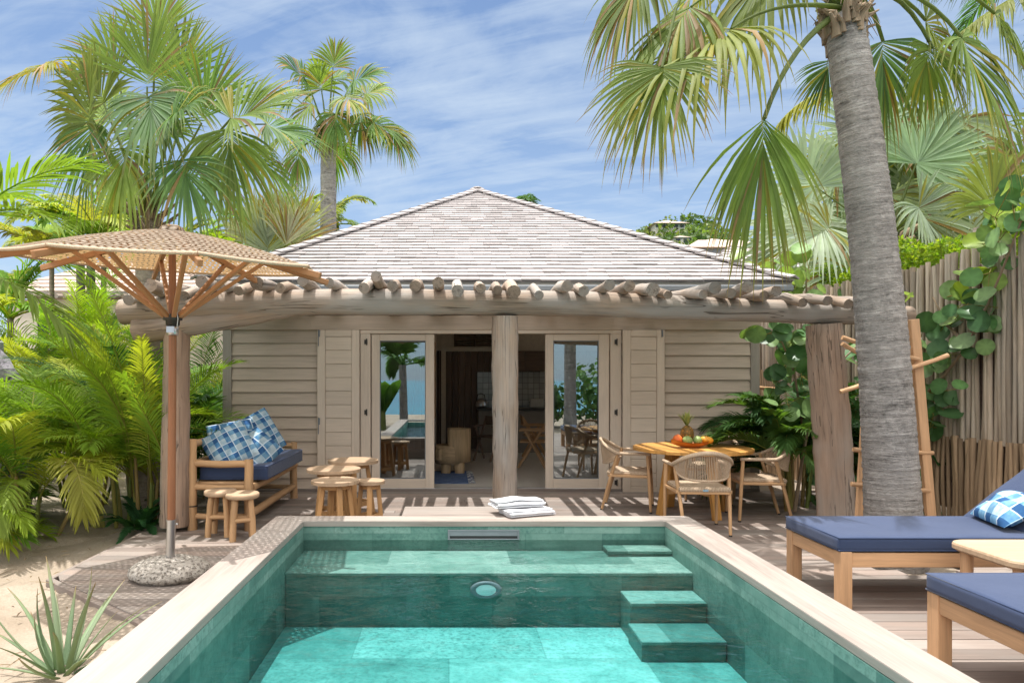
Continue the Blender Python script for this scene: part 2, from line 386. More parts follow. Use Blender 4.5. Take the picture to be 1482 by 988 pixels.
M['brownshingle']=wood('brown_shingle',(.42,.33,.28),.78,1.1,.9,.8,.2,.2)
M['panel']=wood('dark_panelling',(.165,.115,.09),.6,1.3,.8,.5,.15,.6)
M['carved']=wood('carved_log',(.50,.35,.2),.55,1.2,1.0,.6,.4,.15)
M['leaf']=leafmat('palm_leaf')
M['leafw']=leafmat('waxy_leaf',.3,.32)
M['hedgeleaf']=leafmat('hedge_leaf',.45,.45)
M['navy']=fabric('navy_canvas',(.033,.05,.105))
M['white']=fabric('white_terry',(.62,.62,.64),350,.95,.1)
def solid(name,c,rough=.5,metal=0,spec=.4):
    m,b=mk(name); tc=b.n('TexCoord','Object'); n=b.noise(tc,14,4)
    col=b.n('HueSaturation','Color',Value=b.m('MULTIPLY_ADD',n,.3,.85),Color=(*c,1)); b.out(b.pr(col,rough,None,metal,spec)); return m
M['steel']=solid('brushed_steel',(.55,.55,.56),.32,1)
M['iron']=solid('dark_iron',(.06,.055,.05),.5,.6)
M['black']=solid('black_rubber',(.02,.02,.02),.6)
M['gutter']=solid('grey_gutter',(.20,.215,.235),.5)
M['plaster']=solid('beige_plaster',(.66,.59,.5),.8)
M['cream']=solid('cream_wall',(.66,.60,.52),.8)
M['concrete']=solid('polished_floor',(.58,.54,.49),.35)
M['ceil']=solid('ceiling_boards',(.62,.56,.48),.7)
M['counter']=solid('dark_counter',(.07,.065,.06),.35)
M['greycab']=solid('grey_cabinet',(.25,.23,.21),.5)
M['dim']=solid('dark_window',(.03,.035,.04),.15)
M['orange']=solid('orange_fruit',(.75,.16,.03),.4)
M['greenfruit']=solid('green_fruit',(.28,.36,.12),.4)
M['mango']=solid('mango_skin',(.75,.33,.03),.4)
M['bowl']=solid('orange_wood_bowl',(.5,.17,.03),.4)
M['paint_white']=solid('white_plaster',(.5,.49,.46),.7)
def f_stone():
    m,b=mk('coral_stone'); tc=b.n('TexCoord','Object'); v=b.n('TexVoronoi','Distance',Vector=tc,Scale=34.0); n=b.noise(tc,30,5,.7); n2=b.noise(tc,5,3)
    col=b.ramp(n,[(.3,(.30,.265,.23)),(.5,(.46,.415,.365)),(.7,(.54,.50,.45))])
    pit=b.ramp(b.noise(tc,42,2),[(.56,0.0),(.66,1.0)]); col=b.mix(b.m('MULTIPLY',pit,.75),col,(.20,.17,.145))
    b.out(b.pr(col,.9,b.bump(b.m('SUBTRACT',n,b.m('MULTIPLY',pit,.8)),.9,.02),spec=.2)); return m
M['stone']=f_stone()
def f_rock():
    m,b=mk('grey_stonework'); tc=b.n('TexCoord','Object'); w=b.mix(.25,tc,b.noise(tc,2.5,3,out='Color'))
    v=b.n('TexVoronoi','Distance',{'feature':'DISTANCE_TO_EDGE'},Vector=w,Scale=3.2); vc=b.n('TexVoronoi','Color',Vector=w,Scale=3.2)
    n=b.noise(tc,18,6,.7)
    col=b.ramp(n,[(.3,(.16,.16,.165)),(.7,(.36,.36,.365))]); col=b.mix(.35,col,vc,'SOFT_LIGHT')
    j=b.ramp(v,[(0.0,0.0),(.06,1.0)]); col=b.mix(j,(.13,.125,.12),col)
    b.out(b.pr(col,.9,b.bump(b.m('ADD',j,b.m('MULTIPLY',n,.5)),.8,.05),spec=.2)); return m
M['rock']=f_rock()
def f_sand():
    m,b=mk('beach_sand'); g=b.n('NewGeometry','Position'); n=b.noise(g,1.3,5,.6); n2=b.noise(g,70,3,.7); n3=b.noise(g,9,5,.7)
    col=b.ramp(n,[(.3,(.27,.215,.16)),(.6,(.345,.285,.225)),(.8,(.39,.335,.27))])
    col=b.mix(b.ramp(n3,[(.56,0.0),(.72,.55)]),col,(.22,.16,.11))
    col=b.n('HueSaturation','Color',Value=b.m('MULTIPLY_ADD',n2,.5,.75),Color=col)
    b.out(b.pr(col,.95,b.bump(b.m('ADD',b.m('MULTIPLY',n3,1.0),b.m('MULTIPLY',n2,.12)),.6,.03),spec=.15)); return m
M['sand']=f_sand()
def f_trunk(name,c,ring=1.0):
    m,b=mk(name); gc=b.attr('gc','Vector'); n=b.noise(b.mp(gc,(26,3.2,3.2)),1.0,6,.65,.7); n2=b.noise(gc,9,6,.7); n3=b.noise(b.mp(gc,(70,12,12)),1.0,3)
    n4=b.noise(b.mp(gc,(22,17,17)),1.6,5,.75,.6)
    f=b.m('ADD',b.m('MULTIPLY',n,.42),b.m('ADD',b.m('MULTIPLY',n2,.28),b.m('MULTIPLY',n4,.30)))
    col=b.ramp(f,[(.38,sc(c,.18)),(.45,sc(c,.66)),(.52,c),(.62,sc(c,1.6))])
    col=b.mix(b.ramp(b.noise(gc,2.2,4),[(.45,0.0),(.7,.5)]),col,sc(c,1.25)); col=b.mix(.04,col,(.30,.24,.19))
    b.out(b.pr(col,.9,b.bump(b.m('ADD',f,b.m('MULTIPLY',n3,.3)),1.0,.05),spec=.2)); return m
M['trunk']=f_trunk('palm_bark',(.30,.275,.255)); M['trunk_far']=f_trunk('palm_bark_brown',(.34,.28,.23))
M['fibre']=wood('palm_fibre',(.25,.185,.125),.5,1.3,1.5,.9,.8,.6)
def f_plaid(name,seed=0,sx=17.0,sy=17.0,k=1.0):
    m,b=mk(name); gc=b.attr('gc','Vector'); x=b.n('SeparateXYZ',0,_0=gc); y=b.n('SeparateXYZ',1,_0=gc)
    def st(a,k,ph): return b.m('GREATER_THAN',b.m('FRACT',b.m('MULTIPLY_ADD',a,k,ph)),.5)
    u=st(x,sx/2,.21+seed); v=st(y,sy/2,.37+seed)
    f=b.m('MULTIPLY',b.m('ADD',u,v),.5); f=b.m('ADD',f,b.m('MULTIPLY_ADD',b.noise(b.mp(gc,(60,25,1)),1.0,3),.36,-.18)); f=b.m('ADD',f,b.m('MULTIPLY_ADD',b.noise(gc,13,2),.9,-.48))
    col=b.ramp(f,[(0.0,(.025,.085,.21)),(.25,(.045,.15,.31)),(.5,(.15*k,.31*k,.46*k)),(.75,(.26*k,.41*k,.52*k)),(1.0,(.46*k,.57*k,.63*k))])
    ln=b.m('GREATER_THAN',b.m('FRACT',b.m('MULTIPLY_ADD',x,sx/2,.71+seed)),.93); ln2=b.m('GREATER_THAN',b.m('FRACT',b.m('MULTIPLY_ADD',y,sy/2,.87+seed)),.94)
    col=b.mix(b.m('MULTIPLY',b.m('MAXIMUM',ln,ln2),.7),col,(.66,.74,.78))
    b.out(b.pr(col,.9,b.bump(b.noise(gc,300,2),.3,.003),spec=.2)); return m
M['plaid']=f_plaid('blue_check_cotton',0,17.0,17.0,.78); M['plaid2']=f_plaid('blue_check_cotton_wide',.3,11.0,15.0,.72); M['plaid3']=f_plaid('pale_blue_check_cotton',.3,11.0,13.0,1.0)
def f_weave():
    # woven palm rope: plaited bumps with real see-through gaps between the strands
    m,b=mk('woven_rope'); gc=b.attr('gc','Vector'); x=b.n('SeparateXYZ',0,_0=gc); y=b.n('SeparateXYZ',1,_0=gc); wob=b.noise(gc,5,2)
    rf=b.m('MULTIPLY_ADD',x,17.0,b.m('MULTIPLY',wob,.5)); row=b.m('FLOOR',rf); fr=b.m('SUBTRACT',b.m('FRACT',rf),.5)
    sl=b.m('MULTIPLY_ADD',b.m('FRACT',b.m('MULTIPLY',row,.5)),4.0,-1.0)                 # plaited rows slant to alternate sides
    a=b.m('SINE',b.m('ADD',b.m('MULTIPLY',y,66.0),b.m('ADD',b.m('MULTIPLY',b.m('MULTIPLY',sl,fr),2.6),b.m('MULTIPLY',b.noise(gc,14,2),3.0))))
    aa=b.m('ABSOLUTE',a); af=b.m('ABSOLUTE',fr)
    h=b.m('MULTIPLY',b.m('POWER',aa,.6),b.m('SUBTRACT',1.0,b.m('MULTIPLY',b.m('POWER',af,3.0),6.0)))
    col=b.ramp(b.m('ADD',b.m('MULTIPLY',h,.62),b.m('MULTIPLY',b.noise(gc,45,4,.7),.38)),[(.18,(.11,.07,.045)),(.42,(.29,.21,.145)),(.62,(.40,.31,.235)),(.85,(.50,.42,.34))])
    p=b.pr(col,.85,b.bump(h,1.0,.03),spec=.2); tr=b.n('BsdfTranslucent','BSDF',Color=(.42,.26,.12)); sh=b.n('MixShader',0,_0=.40,_1=p,_2=tr)
    hole=b.m('MULTIPLY',b.m('LESS_THAN',aa,b.m('MULTIPLY_ADD',b.noise(gc,20,2),.5,.15)),b.m('GREATER_THAN',af,.21))
    b.out(b.n('MixShader',0,_0=hole,_1=sh,_2=b.n('BsdfTransparent','BSDF'))); return m
M['weave']=f_weave()
def f_cord():
    m,b=mk('woven_cord'); gc=b.attr('gc','Vector'); n=b.noise(gc,160,2)
    col=b.ramp(n,[(.3,(.38,.27,.18)),(.7,(.60,.46,.33))]); b.out(b.pr(col,.8,b.bump(n,.4,.004),spec=.2)); return m
M['cord']=f_cord()
def f_seat():
    m,b=mk('woven_seat'); gc=b.attr('gc','Vector'); x=b.n('SeparateXYZ',0,_0=gc); a=b.m('SINE',b.m('MULTIPLY',x,420.0)); n=b.noise(gc,60,2)
    f=b.m('MULTIPLY_ADD',a,.25,b.m('MULTIPLY',n,.7)); col=b.ramp(f,[(.1,(.38,.27,.18)),(.6,(.64,.50,.36))]); b.out(b.pr(col,.8,b.bump(a,.6,.006),spec=.2)); return m
M['seat']=f_seat()
def f_tile(name,tw,th,ori,lite=1.0,spk=.55):
    m,b=mk(name); g=b.n('NewGeometry','Position'); x=b.n('SeparateXYZ',0,_0=g); y=b.n('SeparateXYZ',1,_0=g); z=b.n('SeparateXYZ',2,_0=g)
    uv={'xz':(x,z),'yz':(y,z),'xy':(x,y)}[ori]
    v=b.n('CombineXYZ',0,_0=b.m('DIVIDE',uv[0],tw),_1=b.m('DIVIDE',uv[1],th),_2=0.0)
    row=b.m('FLOOR',b.n('SeparateXYZ',1,_0=v)); sh=b.m('MULTIPLY_ADD',b.m('FRACT',b.m('MULTIPLY',row,.5)),1.0,b.n('SeparateXYZ',0,_0=v))
    cell=b.n('CombineXYZ',0,_0=b.m('FLOOR',sh),_1=row,_2=0.0); rnd=b.n('TexWhiteNoise','Value',Vector=cell)
    fx=b.m('FRACT',sh); fy=b.m('FRACT',b.n('SeparateXYZ',1,_0=v))
    def edge(q,w): return b.m('LESS_THAN',b.m('MINIMUM',q,b.m('SUBTRACT',1.0,q)),w)
    joint=b.m('MAXIMUM',edge(fx,.004/tw),edge(fy,.004/th))
    n=b.noise(g,5,5,.65,.6); n2=b.noise(g,34,4,.7); n3=b.noise(g,1.4,2)
    f=b.m('ADD',b.m('MULTIPLY_ADD',n,.55,b.m('MULTIPLY',rnd,.34)),b.m('MULTIPLY',n3,.15))
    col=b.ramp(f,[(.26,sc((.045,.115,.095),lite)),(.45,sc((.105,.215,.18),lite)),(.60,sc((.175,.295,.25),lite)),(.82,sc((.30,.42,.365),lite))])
    speck=b.m('MULTIPLY',b.ramp(n2,[(.46,0.0),(.64,1.0)]),b.m('MULTIPLY_ADD',b.n('TexWhiteNoise','Value',Vector=b.n('VectorMath',0,{'operation':'ADD'},_0=cell,_1=(7.3,2.1,0))),.8,.2))
    col=b.mix(b.m('MULTIPLY',speck,spk),col,(.04,.11,.095)); col=b.mix(b.m('MULTIPLY',joint,.3),col,(.055,.12,.105))
    b.out(b.pr(col,.5,b.bump(n2,.15,.004),spec=.35)); return m
M['tile_xz']=f_tile('green_stone_back',.6,.30,'xz'); M['tile_yz']=f_tile('green_stone_side',.6,.30,'yz'); M['tile_floor']=f_tile('green_stone_floor',1.2,.6,'xy',1.5,.6); M['tile_xy']=f_tile('green_stone_flat',.9,.45,'xy')  # floor gets stronger stone speckles, partly painted in for rippled light
def f_water():
    m,b=mk('clear_water'); g=b.n('NewGeometry','Position')
    h=b.m('ADD',b.noise(b.mp(g,(1,1.5,1)),3.2,3,.5,.4),b.m('MULTIPLY',b.noise(g,11,2),.25))
    nm=b.bump(h,.42,.06); fr=b.n('Fresnel',0,IOR=1.33,Normal=nm); fr=b.m('MULTIPLY',fr,.95)
    s=b.n('MixShader',0,_0=fr,_1=b.n('BsdfTransparent','BSDF',Color=(.97,1,1)),_2=b.n('BsdfGlossy','BSDF',Roughness=.015,Normal=nm))
    b.out(s,b.n('VolumeAbsorption',0,Color=(.03,.76,.86),Density=.72)); return m
M['water']=f_water()
def f_glass():
    m,b=mk('door_glass'); lw=b.n('Fresnel',0,IOR=1.5); f=b.m('MULTIPLY_ADD',lw,1.2,.26)
    b.out(b.n('MixShader',0,_0=f,_1=b.n('BsdfTransparent','BSDF',Color=(.66,.69,.68)),_2=b.n('BsdfGlossy','BSDF',Color=(.86,.95,1.0),Roughness=.004))); return m
M['glass']=f_glass()
def f_sea():
    m,b=mk('sea_water'); g=b.n('NewGeometry','Position'); n=b.noise(g,.6,4); n2=b.noise(g,.02,3)
    col=b.ramp(n2,[(.3,(.0,.16,.26)),(.7,(.0,.26,.34))]); b.out(b.pr(col,.12,b.bump(n,.4,.3),spec=.5)); return m
M['sea']=f_sea()
def f_backtile():
    m,b=mk('grey_glazed_tiles'); g=b.n('NewGeometry','Position'); x=b.n('SeparateXYZ',0,_0=g); z=b.n('SeparateXYZ',2,_0=g)
    v=b.n('CombineXYZ',0,_0=x,_1=z,_2=0.0); br=b.n('TexBrick',None,None,Vector=v,Scale=1.0,Color1=(.34,.35,.35),Color2=(.50,.51,.50),Mortar=(.20,.2,.2))
    br.offset=0; br.inputs['Brick Width'].default_value=.12; br.inputs['Row Height'].default_value=.12; br.inputs['Mortar Size'].default_value=.006
    b.out(b.pr(br.outputs[0],.15,b.bump(b.noise(g,7,2),.3,.02))); return m
M['backtile']=f_backtile()
def f_rug():
    m,b=mk('blue_woven_rug'); tc=b.n('TexCoord','Object'); n=b.noise(b.mp(tc,(8,60,1)),1.0,4)
    b.out(b.pr(b.ramp(n,[(.35,(.03,.06,.16)),(.6,(.12,.18,.32)),(.8,(.4,.45,.55))]),.95)); return m
M['rug']=f_rug()
def f_pine():
    m,b=mk('pineapple_skin'); gc=b.attr('gc','Vector'); v=b.n('TexVoronoi','Distance',Vector=gc,Scale=42.0)
    b.out(b.pr(b.ramp(v,[(.1,(.5,.22,.04)),(.5,(.16,.09,.02))]),.6,b.bump(v,.8,.01))); return m
M['pine']=f_pine()
def f_hill():
    m,b=mk('hillside_scrub'); g=b.n('NewGeometry','Position'); n=b.noise(g,.25,5,.7)
    b.out(b.pr(b.ramp(n,[(.35,(.035,.07,.02)),(.55,(.08,.13,.035)),(.75,(.13,.17,.06))]),.9)); return m
M['hill']=f_hill()
SKY=.044; SUNE=2.0; EXPO=1.61; CLOUDMIX=.80; CLOUDCOL=(5.3,6.2,7.2); SKYMUL=(.80,.97,1.14)
# ------------------------------------------------------------------ ground
PX0,PX1,PY0,PY1=-1.14,1.69,-.45,5.35          # pool inside
OX0,OX1,OY0,OY1=-1.40,1.935,-.71,5.54         # outer edge of the coping
mb=MB(); xs=[-400,OX0+.1,OX1-.1,400]; ys=[-13,OY0+.1,OY1-.1,600]; z=-.085
for i in range(3):
    for j in range(3):
        if i==1 and j==1: continue
        mb.add([(xs[i],ys[j],z),(xs[i+1],ys[j],z),(xs[i+1],ys[j+1],z),(xs[i],ys[j+1],z)],[[0,1,2,3]])
gx=np.linspace(-9,-1.32,110); gy=np.linspace(1.2,9.1,110); X,Y=np.meshgrid(gx,gy,indexing='ij')
Z=np.zeros_like(X)
for k in range(26):
    fx,fy=RNG.normal(0,1,2)*(2+k*.55); Z+=np.sin(fx*X+fy*Y+RNG.uniform(0,6))*.020/(1+k*.35)
Z=-.055+Z*1.15+RNG.normal(0,.0035,Z.shape); Z=np.minimum(Z,-.018)
Z[0,:]=Z[-1,:]=-.1; Z[:,0]=Z[:,-1]=-.1
i=np.arange(109)[:,None]*110; j=np.arange(109)[None,:]
mb.add(np.stack([X,Y,Z],-1).reshape(-1,3),np.stack([i+j,i+110+j,i+110+j+1,i+j+1],-1).reshape(-1,4),None,.5,True)
tag(mb.build('sand',M['sand']),kind='structure')
mb=MB(); mb.add([(-4000,-6000,-.9),(4000,-6000,-.9),(4000,-13.2,-.9),(-4000,-13.2,-.9)],[[0,1,2,3]])
tag(mb.build('sea',M['sea']),kind='structure')
# fallen leaves and twigs on the sand
mb=MB()
for k in range(420):
    x,y=ru(-6.5,-1.5),ru(3.2,8.8)
    if x>-3.05 and y>5.2: continue
    if x>-3.0+(5.2-y)*1.15 and y<5.3: continue
    a=ru(0,6.28); l=ru(.02,.10) if random.random()<.9 else ru(.2,.5); c=random.choice([(.26,.17,.1),(.34,.25,.15),(.16,.11,.07)])
    p=vec(x,y,-.012); q=p+vec(math.cos(a)*l,math.sin(a)*l,ru(0,.012)); mb.tube([p,(p+q)/2+vec(0,0,.006),q],[.003,.006,.002],4,False,True,None,np.array(c),flat=.4)
tag(mb.build('leaf_litter',M['leafw']),kind='stuff')

def quadboard(mbx,pts,z,t,ax):
    pts=np.array(pts,float); m=len(pts); e=.005; c=pts.mean(0); inn=pts+(c-pts)*e*3
    v=np.concatenate([np.c_[pts,np.full(m,z-t)],np.c_[pts,np.full(m,z-e)],np.c_[inn,np.full(m,z)]])
    fs=[list(range(m))[::-1],list(range(2*m,3*m))]
    for q in range(m):
        q2=(q+1)%m; fs+=[[q,q2,m+q2,m+q],[m+q,m+q2,2*m+q2,2*m+q]]
    g=v if ax==0 else v[:,[1,0,2]]
    mbx.add(v,fs,g+RNG.uniform(-30,30,3))
# ------------------------------------------------------------------ deck boards
mb=MB(); bw=.145; HX,HY,HR=3.78,5.82,.47
y=-3.0
while y<9.18:
    a=-3.01+max(0,(5.2-y-bw/2))*1.2 ; segs=[]
    if y+bw>OY0+.02 and y<OY1-.03:
        if a<OX0+.03: segs.append((a,OX0+.03,1))
        segs.append((OX1-.03,5.33,0))
    else: segs.append((max(a,-3.01) if y>4 else max(a,OX0),5.33,1))
    out=[]
    for (s0,s1,l) in segs:
        dy=min(abs(y+bw/2-HY-bw/2),abs(y+bw/2-HY+bw/2))
        dy=abs(y+bw/2-HY)-bw/2
        if dy<HR and s0<HX<s1:
            hw=math.sqrt(max(HR**2-max(dy,0)**2,0)); out+= [(s0,HX-hw),(HX+hw,s1)]
        else: out.append((s0,s1))
    for s0,s1 in out:
        x=s0
        if y+bw/2<5.2 and s1<OX0+.05:
            l0=-3.01+max(0,5.2-y-.005)*1.2; l1=-3.01+max(0,5.2-y-bw+.005)*1.2
            if min(l0,l1)<s1-.02: quadboard(mb,[(l1,y+bw-.0045),(min(l0,s1-.005),y+.0045),(s1,y+.0045),(s1,y+bw-.0045)],ru(-.0012,.0012),.025,0)
            continue
        while x<s1-.02:
            e=min(s1,x+ru(1.6,3.6)); 
            if s1-e<.5: e=s1
            mb.box(((x+e)/2,y+bw/2,-.0125+ru(-.0012,.0012)),(e-x-.003,bw-.009,.025),None,.003); x=e
    y+=bw
mb.beam((-3.04,5.19,-.035),(-1.35,3.78,-.035),.05,.06); mb.beam((-3.035,5.2,-.035),(-3.035,9.15,-.035),.04,.06)
tag(mb.build('deck',M['deck']),kind='structure')

# ------------------------------------------------------------------ pool
pool=thing('swimming_pool','green stone plunge pool edged with pale timber coping in the deck','swimming pool',((PX0+PX1)/2,2.4,0))
def wp(mbx,name,mat,parent,label=None):       # a part built in world coordinates
    o=mbx.build(name,mat,parent); o.location=-Vector(parent.location) if parent.parent is None and parent.rotation_euler.z==0 else (0,0,0)
    if label: o['label']=label
    return o
zc=.40; th=.042
def coping(pts,ax):
    mbx=MB(); quadboard(mbx,pts,zc,th,ax); return wp(mbx,'coping',M['coping'],pool)
i0,i1,j0,j1=PX0-.0,PX1,PY0,PY1-.0
coping([(OX0,OY1),(i0,j1-.012),(i1,j1-.012),(OX1,OY1)][::-1],0)
# side boards in two lengths each with a butt joint
for (o,i) in ((OX0,i0),(OX1,i1)):
    ym=2.05
    A=[(o,ym+.002),(i,ym+.002),(i,j1-.014),(o,OY1-.002)]; B=[(o,OY0+.002),(i,j0),(i,ym-.002),(o,ym-.002)]
    for q in (A,B): coping(q if o<i else q[::-1],1)
coping([(OX0,OY0),(i0,j0),(i1,j0),(OX1,OY0)],0)
mbx=MB(); quadboard(mbx,[(-.385,OY1+.003),(.87,OY1+.003),(.87,5.94),(-.385,5.94)],zc+.003,th,0); wp(mbx,'lid',M['coping'],pool,'extra timber slab beside the coping')
# outside skirt of vertical boards
mbx=MB()
for k in range(3):
    zz=.006+.118*(k+.5)
    mbx.box(((OX0+OX1)/2,OY1-.035,zz),(OX1-OX0-.06,.022,.112)); 
    for x in (OX0+.035,OX1-.035): mbx.box((x,(OY0+OY1)/2,zz),(.022,OY1-OY0-.12,.112))
mbx.box((.24,5.90,.178),(1.22,.022,.355)); 
wp(mbx,'skirt',M['deck'],pool)
zf=-.21; zb=.168
mbx=MB(); t=.08
mbx.box(((i0+i1)/2,j1+t/2,(zc-th+zf-.1)/2+.0),(i1-i0+.1,t,zc-th-zf+.1),None,.001); wp(mbx,'end_wall',M['tile_xz'],pool)
mbx=MB(); mbx.box(((i0+i1)/2,j0-t/2,.03),(i1-i0+.1,t,.60),None,.001); wp(mbx,'end_wall',M['tile_xz'],pool)
for x in (i0-t/2,i1+t/2):
    mbx=MB(); mbx.box((x,(j0+j1)/2,.024),(t,j1-j0-.002,.658),None,.001); wp(mbx,'side_wall',M['tile_yz'],pool)
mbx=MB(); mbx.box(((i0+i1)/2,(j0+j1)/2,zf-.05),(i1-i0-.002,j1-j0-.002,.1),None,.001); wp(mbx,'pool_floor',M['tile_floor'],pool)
def block(name,x0,x1,y0,y1,z0,z1,label=None):
    top=MB(); top.box(((x0+x1)/2,(y0+y1)/2,z1-.012),(x1-x0,y1-y0,.024),None,.004); o=wp(top,name,M['tile_xy'],pool,label)
    fr=MB(); fr.box(((x0+x1)/2,(y0+y1)/2+.004,(z0+z1-.025)/2),(x1-x0-.004,y1-y0-.012,z1-z0-.025),None,.001); r=fr.build('riser',M['tile_xz'],o); return o
block('bench_ledge',i0+.001,i1-.001,4.73,j1-.001,zf,zb)
block('step',1.2,i1-.003,5.16,j1-.003,zb+.001,.212,'shallow top step on the ledge')
block('step',1.185,i1-.003,4.46,4.727,zf+.001,.046)
block('step',1.168,i1-.003,4.14,4.457,zf+.001,-.084)
sk=MB()
for (x0,x1,z0,z1) in ((-.01,.55,.318,.33),(-.01,.55,.252,.262),(-.01,.005,.262,.318),(.535,.55,.262,.318)): sk.box(((x0+x1)/2,j1-.004,(z0+z1)/2),(x1-x0,.016,z1-z0),None,.002)
so_=wp(sk,'skimmer_frame',M['gutter'],pool)
sk=MB(); sk.box((.27,j1-.003,.300),(.53,.010,.035),None,.001); sk.build('flap',M['gutter'],so_)
sk=MB(); sk.box((.27,j1-.002,.271),(.53,.008,.022),None,.001); sk.build('slot',M['black'],so_)
pl=MB(); pl.lathe([(.070,.006),(.074,.010),(.106,.007),(.110,0),(.110,-.01)],(.255,4.728,.05),32,True,None,None,rotm(PI/2,0,0),1,.55); plo=wp(pl,'pool_light',M['gutter'],pool)
pl=MB(); pl.lathe([(1e-5,.012),(.070,.010),(.0705,-.01)],(.255,4.728,.05),28,False,None,None,rotm(PI/2,0,0),1,.55); pl.build('lens',M['lens'],plo)
mbx=MB(); a0,a1,b0,b1,zw=i0-.02,i1+.02,j0-.02,j1+.02,.25
n=2; V=[(a0,b0,zf-.03),(a1,b0,zf-.03),(a1,b1,zf-.03),(a0,b1,zf-.03),(a0,b0,zw),(a1,b0,zw),(a1,b1,zw),(a0,b1,zw)]
mbx.add(V,[[3,2,1,0],[4,5,6,7],[0,1,5,4],[1,2,6,5],[2,3,7,6],[3,0,4,7]])
tag(mbx.build('pool_water',M['water']),kind='structure')

# ------------------------------------------------------------------ villa
DF=9.26
def fx(p): return (p-650)*DF/F
def fz(p): return 1.5-(p-550)*DF/F
villa=thing('villa','single storey taupe clapboard villa with bleached shingle hip roof and open glass doors','villa',(.57,DF,0))
wx0,wx1=-3.05,4.19; zt=2.72; jl,jr=fx(522),fx(898)
def siding(mbx,x0,x1,y,z0,z1,axis=0):
    n=round((z1-z0)/.160); p=(z1-z0)/n
    for k in range(n):
        zc_=z0+(k+.5)*p
        if axis==0: mbx.box(((x0+x1)/2,y-.012,zc_),(x1-x0,.018,p+.018),rotm(math.radians(-9),0,0),.002)
        else: mbx.box((y,(x0+x1)/2,zc_),(.018,x1-x0,p+.018),rotm(0,math.radians(6.5)*(1 if y<0 else -1),0),.002)
for (x0,x1) in ((wx0+.11,jl-.003),(jr+.003,wx1-.11)):
    w_=MB(); siding(w_,x0,x1,DF,.02,fz(478)); wp(w_,'front_wall',M['facade'],villa)
w_=MB()
for (x0,x1) in ((wx0+.02,jl-.004),(jr+.004,wx1-.02)): w_.box(((x0+x1)/2,DF+.08,1.36),(x1-x0,.12,2.7),None,.001)
w_.box((.57,DF+.08,2.47),(jr-jl,.12,.5),None,.001)
w_.box((wx0+.06,14.5,1.36),(.1,10.3,2.7)); [w_.box(c_,s_) for c_,s_ in (((wx1-.06,9.55,1.36),(.1,.4,2.7)),((wx1-.06,17.3,1.36),(.1,4.9,2.7)),((wx1-.06,12.3,.2),(.1,5.1,.4)),((wx1-.06,12.3,2.62),(.1,5.1,.16)))]; w_.box((.57,19.8,1.36),(7.1,.1,2.7))  # right wall has an added, unseen opening that lets daylight into the room
wp(w_,'inner_shell',M['plaster'],villa)
for q,x in ((-1,wx0),(1,wx1)):
    w_=MB(); siding(w_,DF+.15,9.75 if q>0 else 19.8,x*1.0+q*.002,.02,2.7,1); wp(w_,'side_wall',M['facade'],villa)
for x in (wx0+.05,wx1-.055):
    w_=MB(); w_.box((x,DF-.012,1.35),(.12,.06,2.7)); wp(w_,'corner_board',M['corner'],villa)
w_=MB(); w_.box((.57,DF-.035,(fz(457)+fz(477.5))/2),(wx1-wx0+.02,.05,fz(457)-fz(477.5))); w_.box((.57,DF-.02,2.56),(wx1-wx0-.02,.03,.33)); wp(w_,'lintel',M['facade'],villa)
w_=MB(); w_.box((.57,DF-.01,.012),(wx1-wx0,.10,.05)); wp(w_,'sill',M['deck'],villa)
# door frame
w_=MB(); w_.box(((jl+jr)/2,DF-.02,fz(480.3)),(jr-jl,.06,fz(477.6)-fz(483)))
for (a,b_) in ((522,537),(882,898)): w_.box((fx((a+b_)/2),DF-.02,fz(597)),(fx(b_)-fx(a)-.004,.055,fz(483.2)-fz(711)))
df=wp(w_,'door_frame',M['trim'],villa)
for px in (529.5,889.5):
    for py in (495,596,697):
        h=MB(); h.box((fx(px),DF-.056,fz(py)),(.028,.012,.060),None,.003); h.tube([(fx(px)+.018,DF-.062,fz(py-4.6)),(fx(px)+.018,DF-.062,fz(py+4.6))],.008,8); h.build('hinge',M['iron'],df)
w_=MB(); w_.box((.55,DF+.02,.033),(jr-jl-.3,.10,.018)); wp(w_,'door_track',M['steel'],villa)
def door(x0,x1,g0,g1,yy):
    d=MB(); z0,z1=fz(709.5),fz(483.6); gz0,gz1=fz(692),fz(493)
    d.box(((fx(x0)+fx(g0))/2,yy,(z0+z1)/2),(fx(g0)-fx(x0),.05,z1-z0)); d.box(((fx(g1)+fx(x1))/2,yy,(z0+z1)/2),(fx(x1)-fx(g1),.05,z1-z0))
    d.box(((fx(g0)+fx(g1))/2,yy,(gz1+z1)/2),(fx(g1)-fx(g0)-.002,.048,z1-gz1)); d.box(((fx(g0)+fx(g1))/2,yy,(gz0+z0)/2),(fx(g1)-fx(g0)-.002,.048,gz0-z0))
    o=wp(d,'sliding_door',M['trim'],villa)
    g=MB(); g.box(((fx(g0)+fx(g1))/2,yy+.004,(gz0+gz1)/2),(fx(g1)-fx(g0)+.006,.008,gz1-gz0+.006),None,.001); g.build('glass',M['glass'],o)
    bd=MB(); xa,xb=fx(g0)+.004,fx(g1)-.004
    for (c,s_) in (((xa,yy-.018,(gz0+gz1)/2),(.010,.012,gz1-gz0)),((xb,yy-.018,(gz0+gz1)/2),(.010,.012,gz1-gz0)),(((xa+xb)/2,yy-.018,gz0+.004),(xb-xa-.02,.012,.010)),(((xa+xb)/2,yy-.018,gz1-.004),(xb-xa-.02,.012,.010))): bd.box(c,s_,None,.002)
    bd.build('glazing_bead',M['gutter'],o)
    return o
door(538,628.5,550,616,DF+.0); door(789,881,800.5,866,DF+.0)
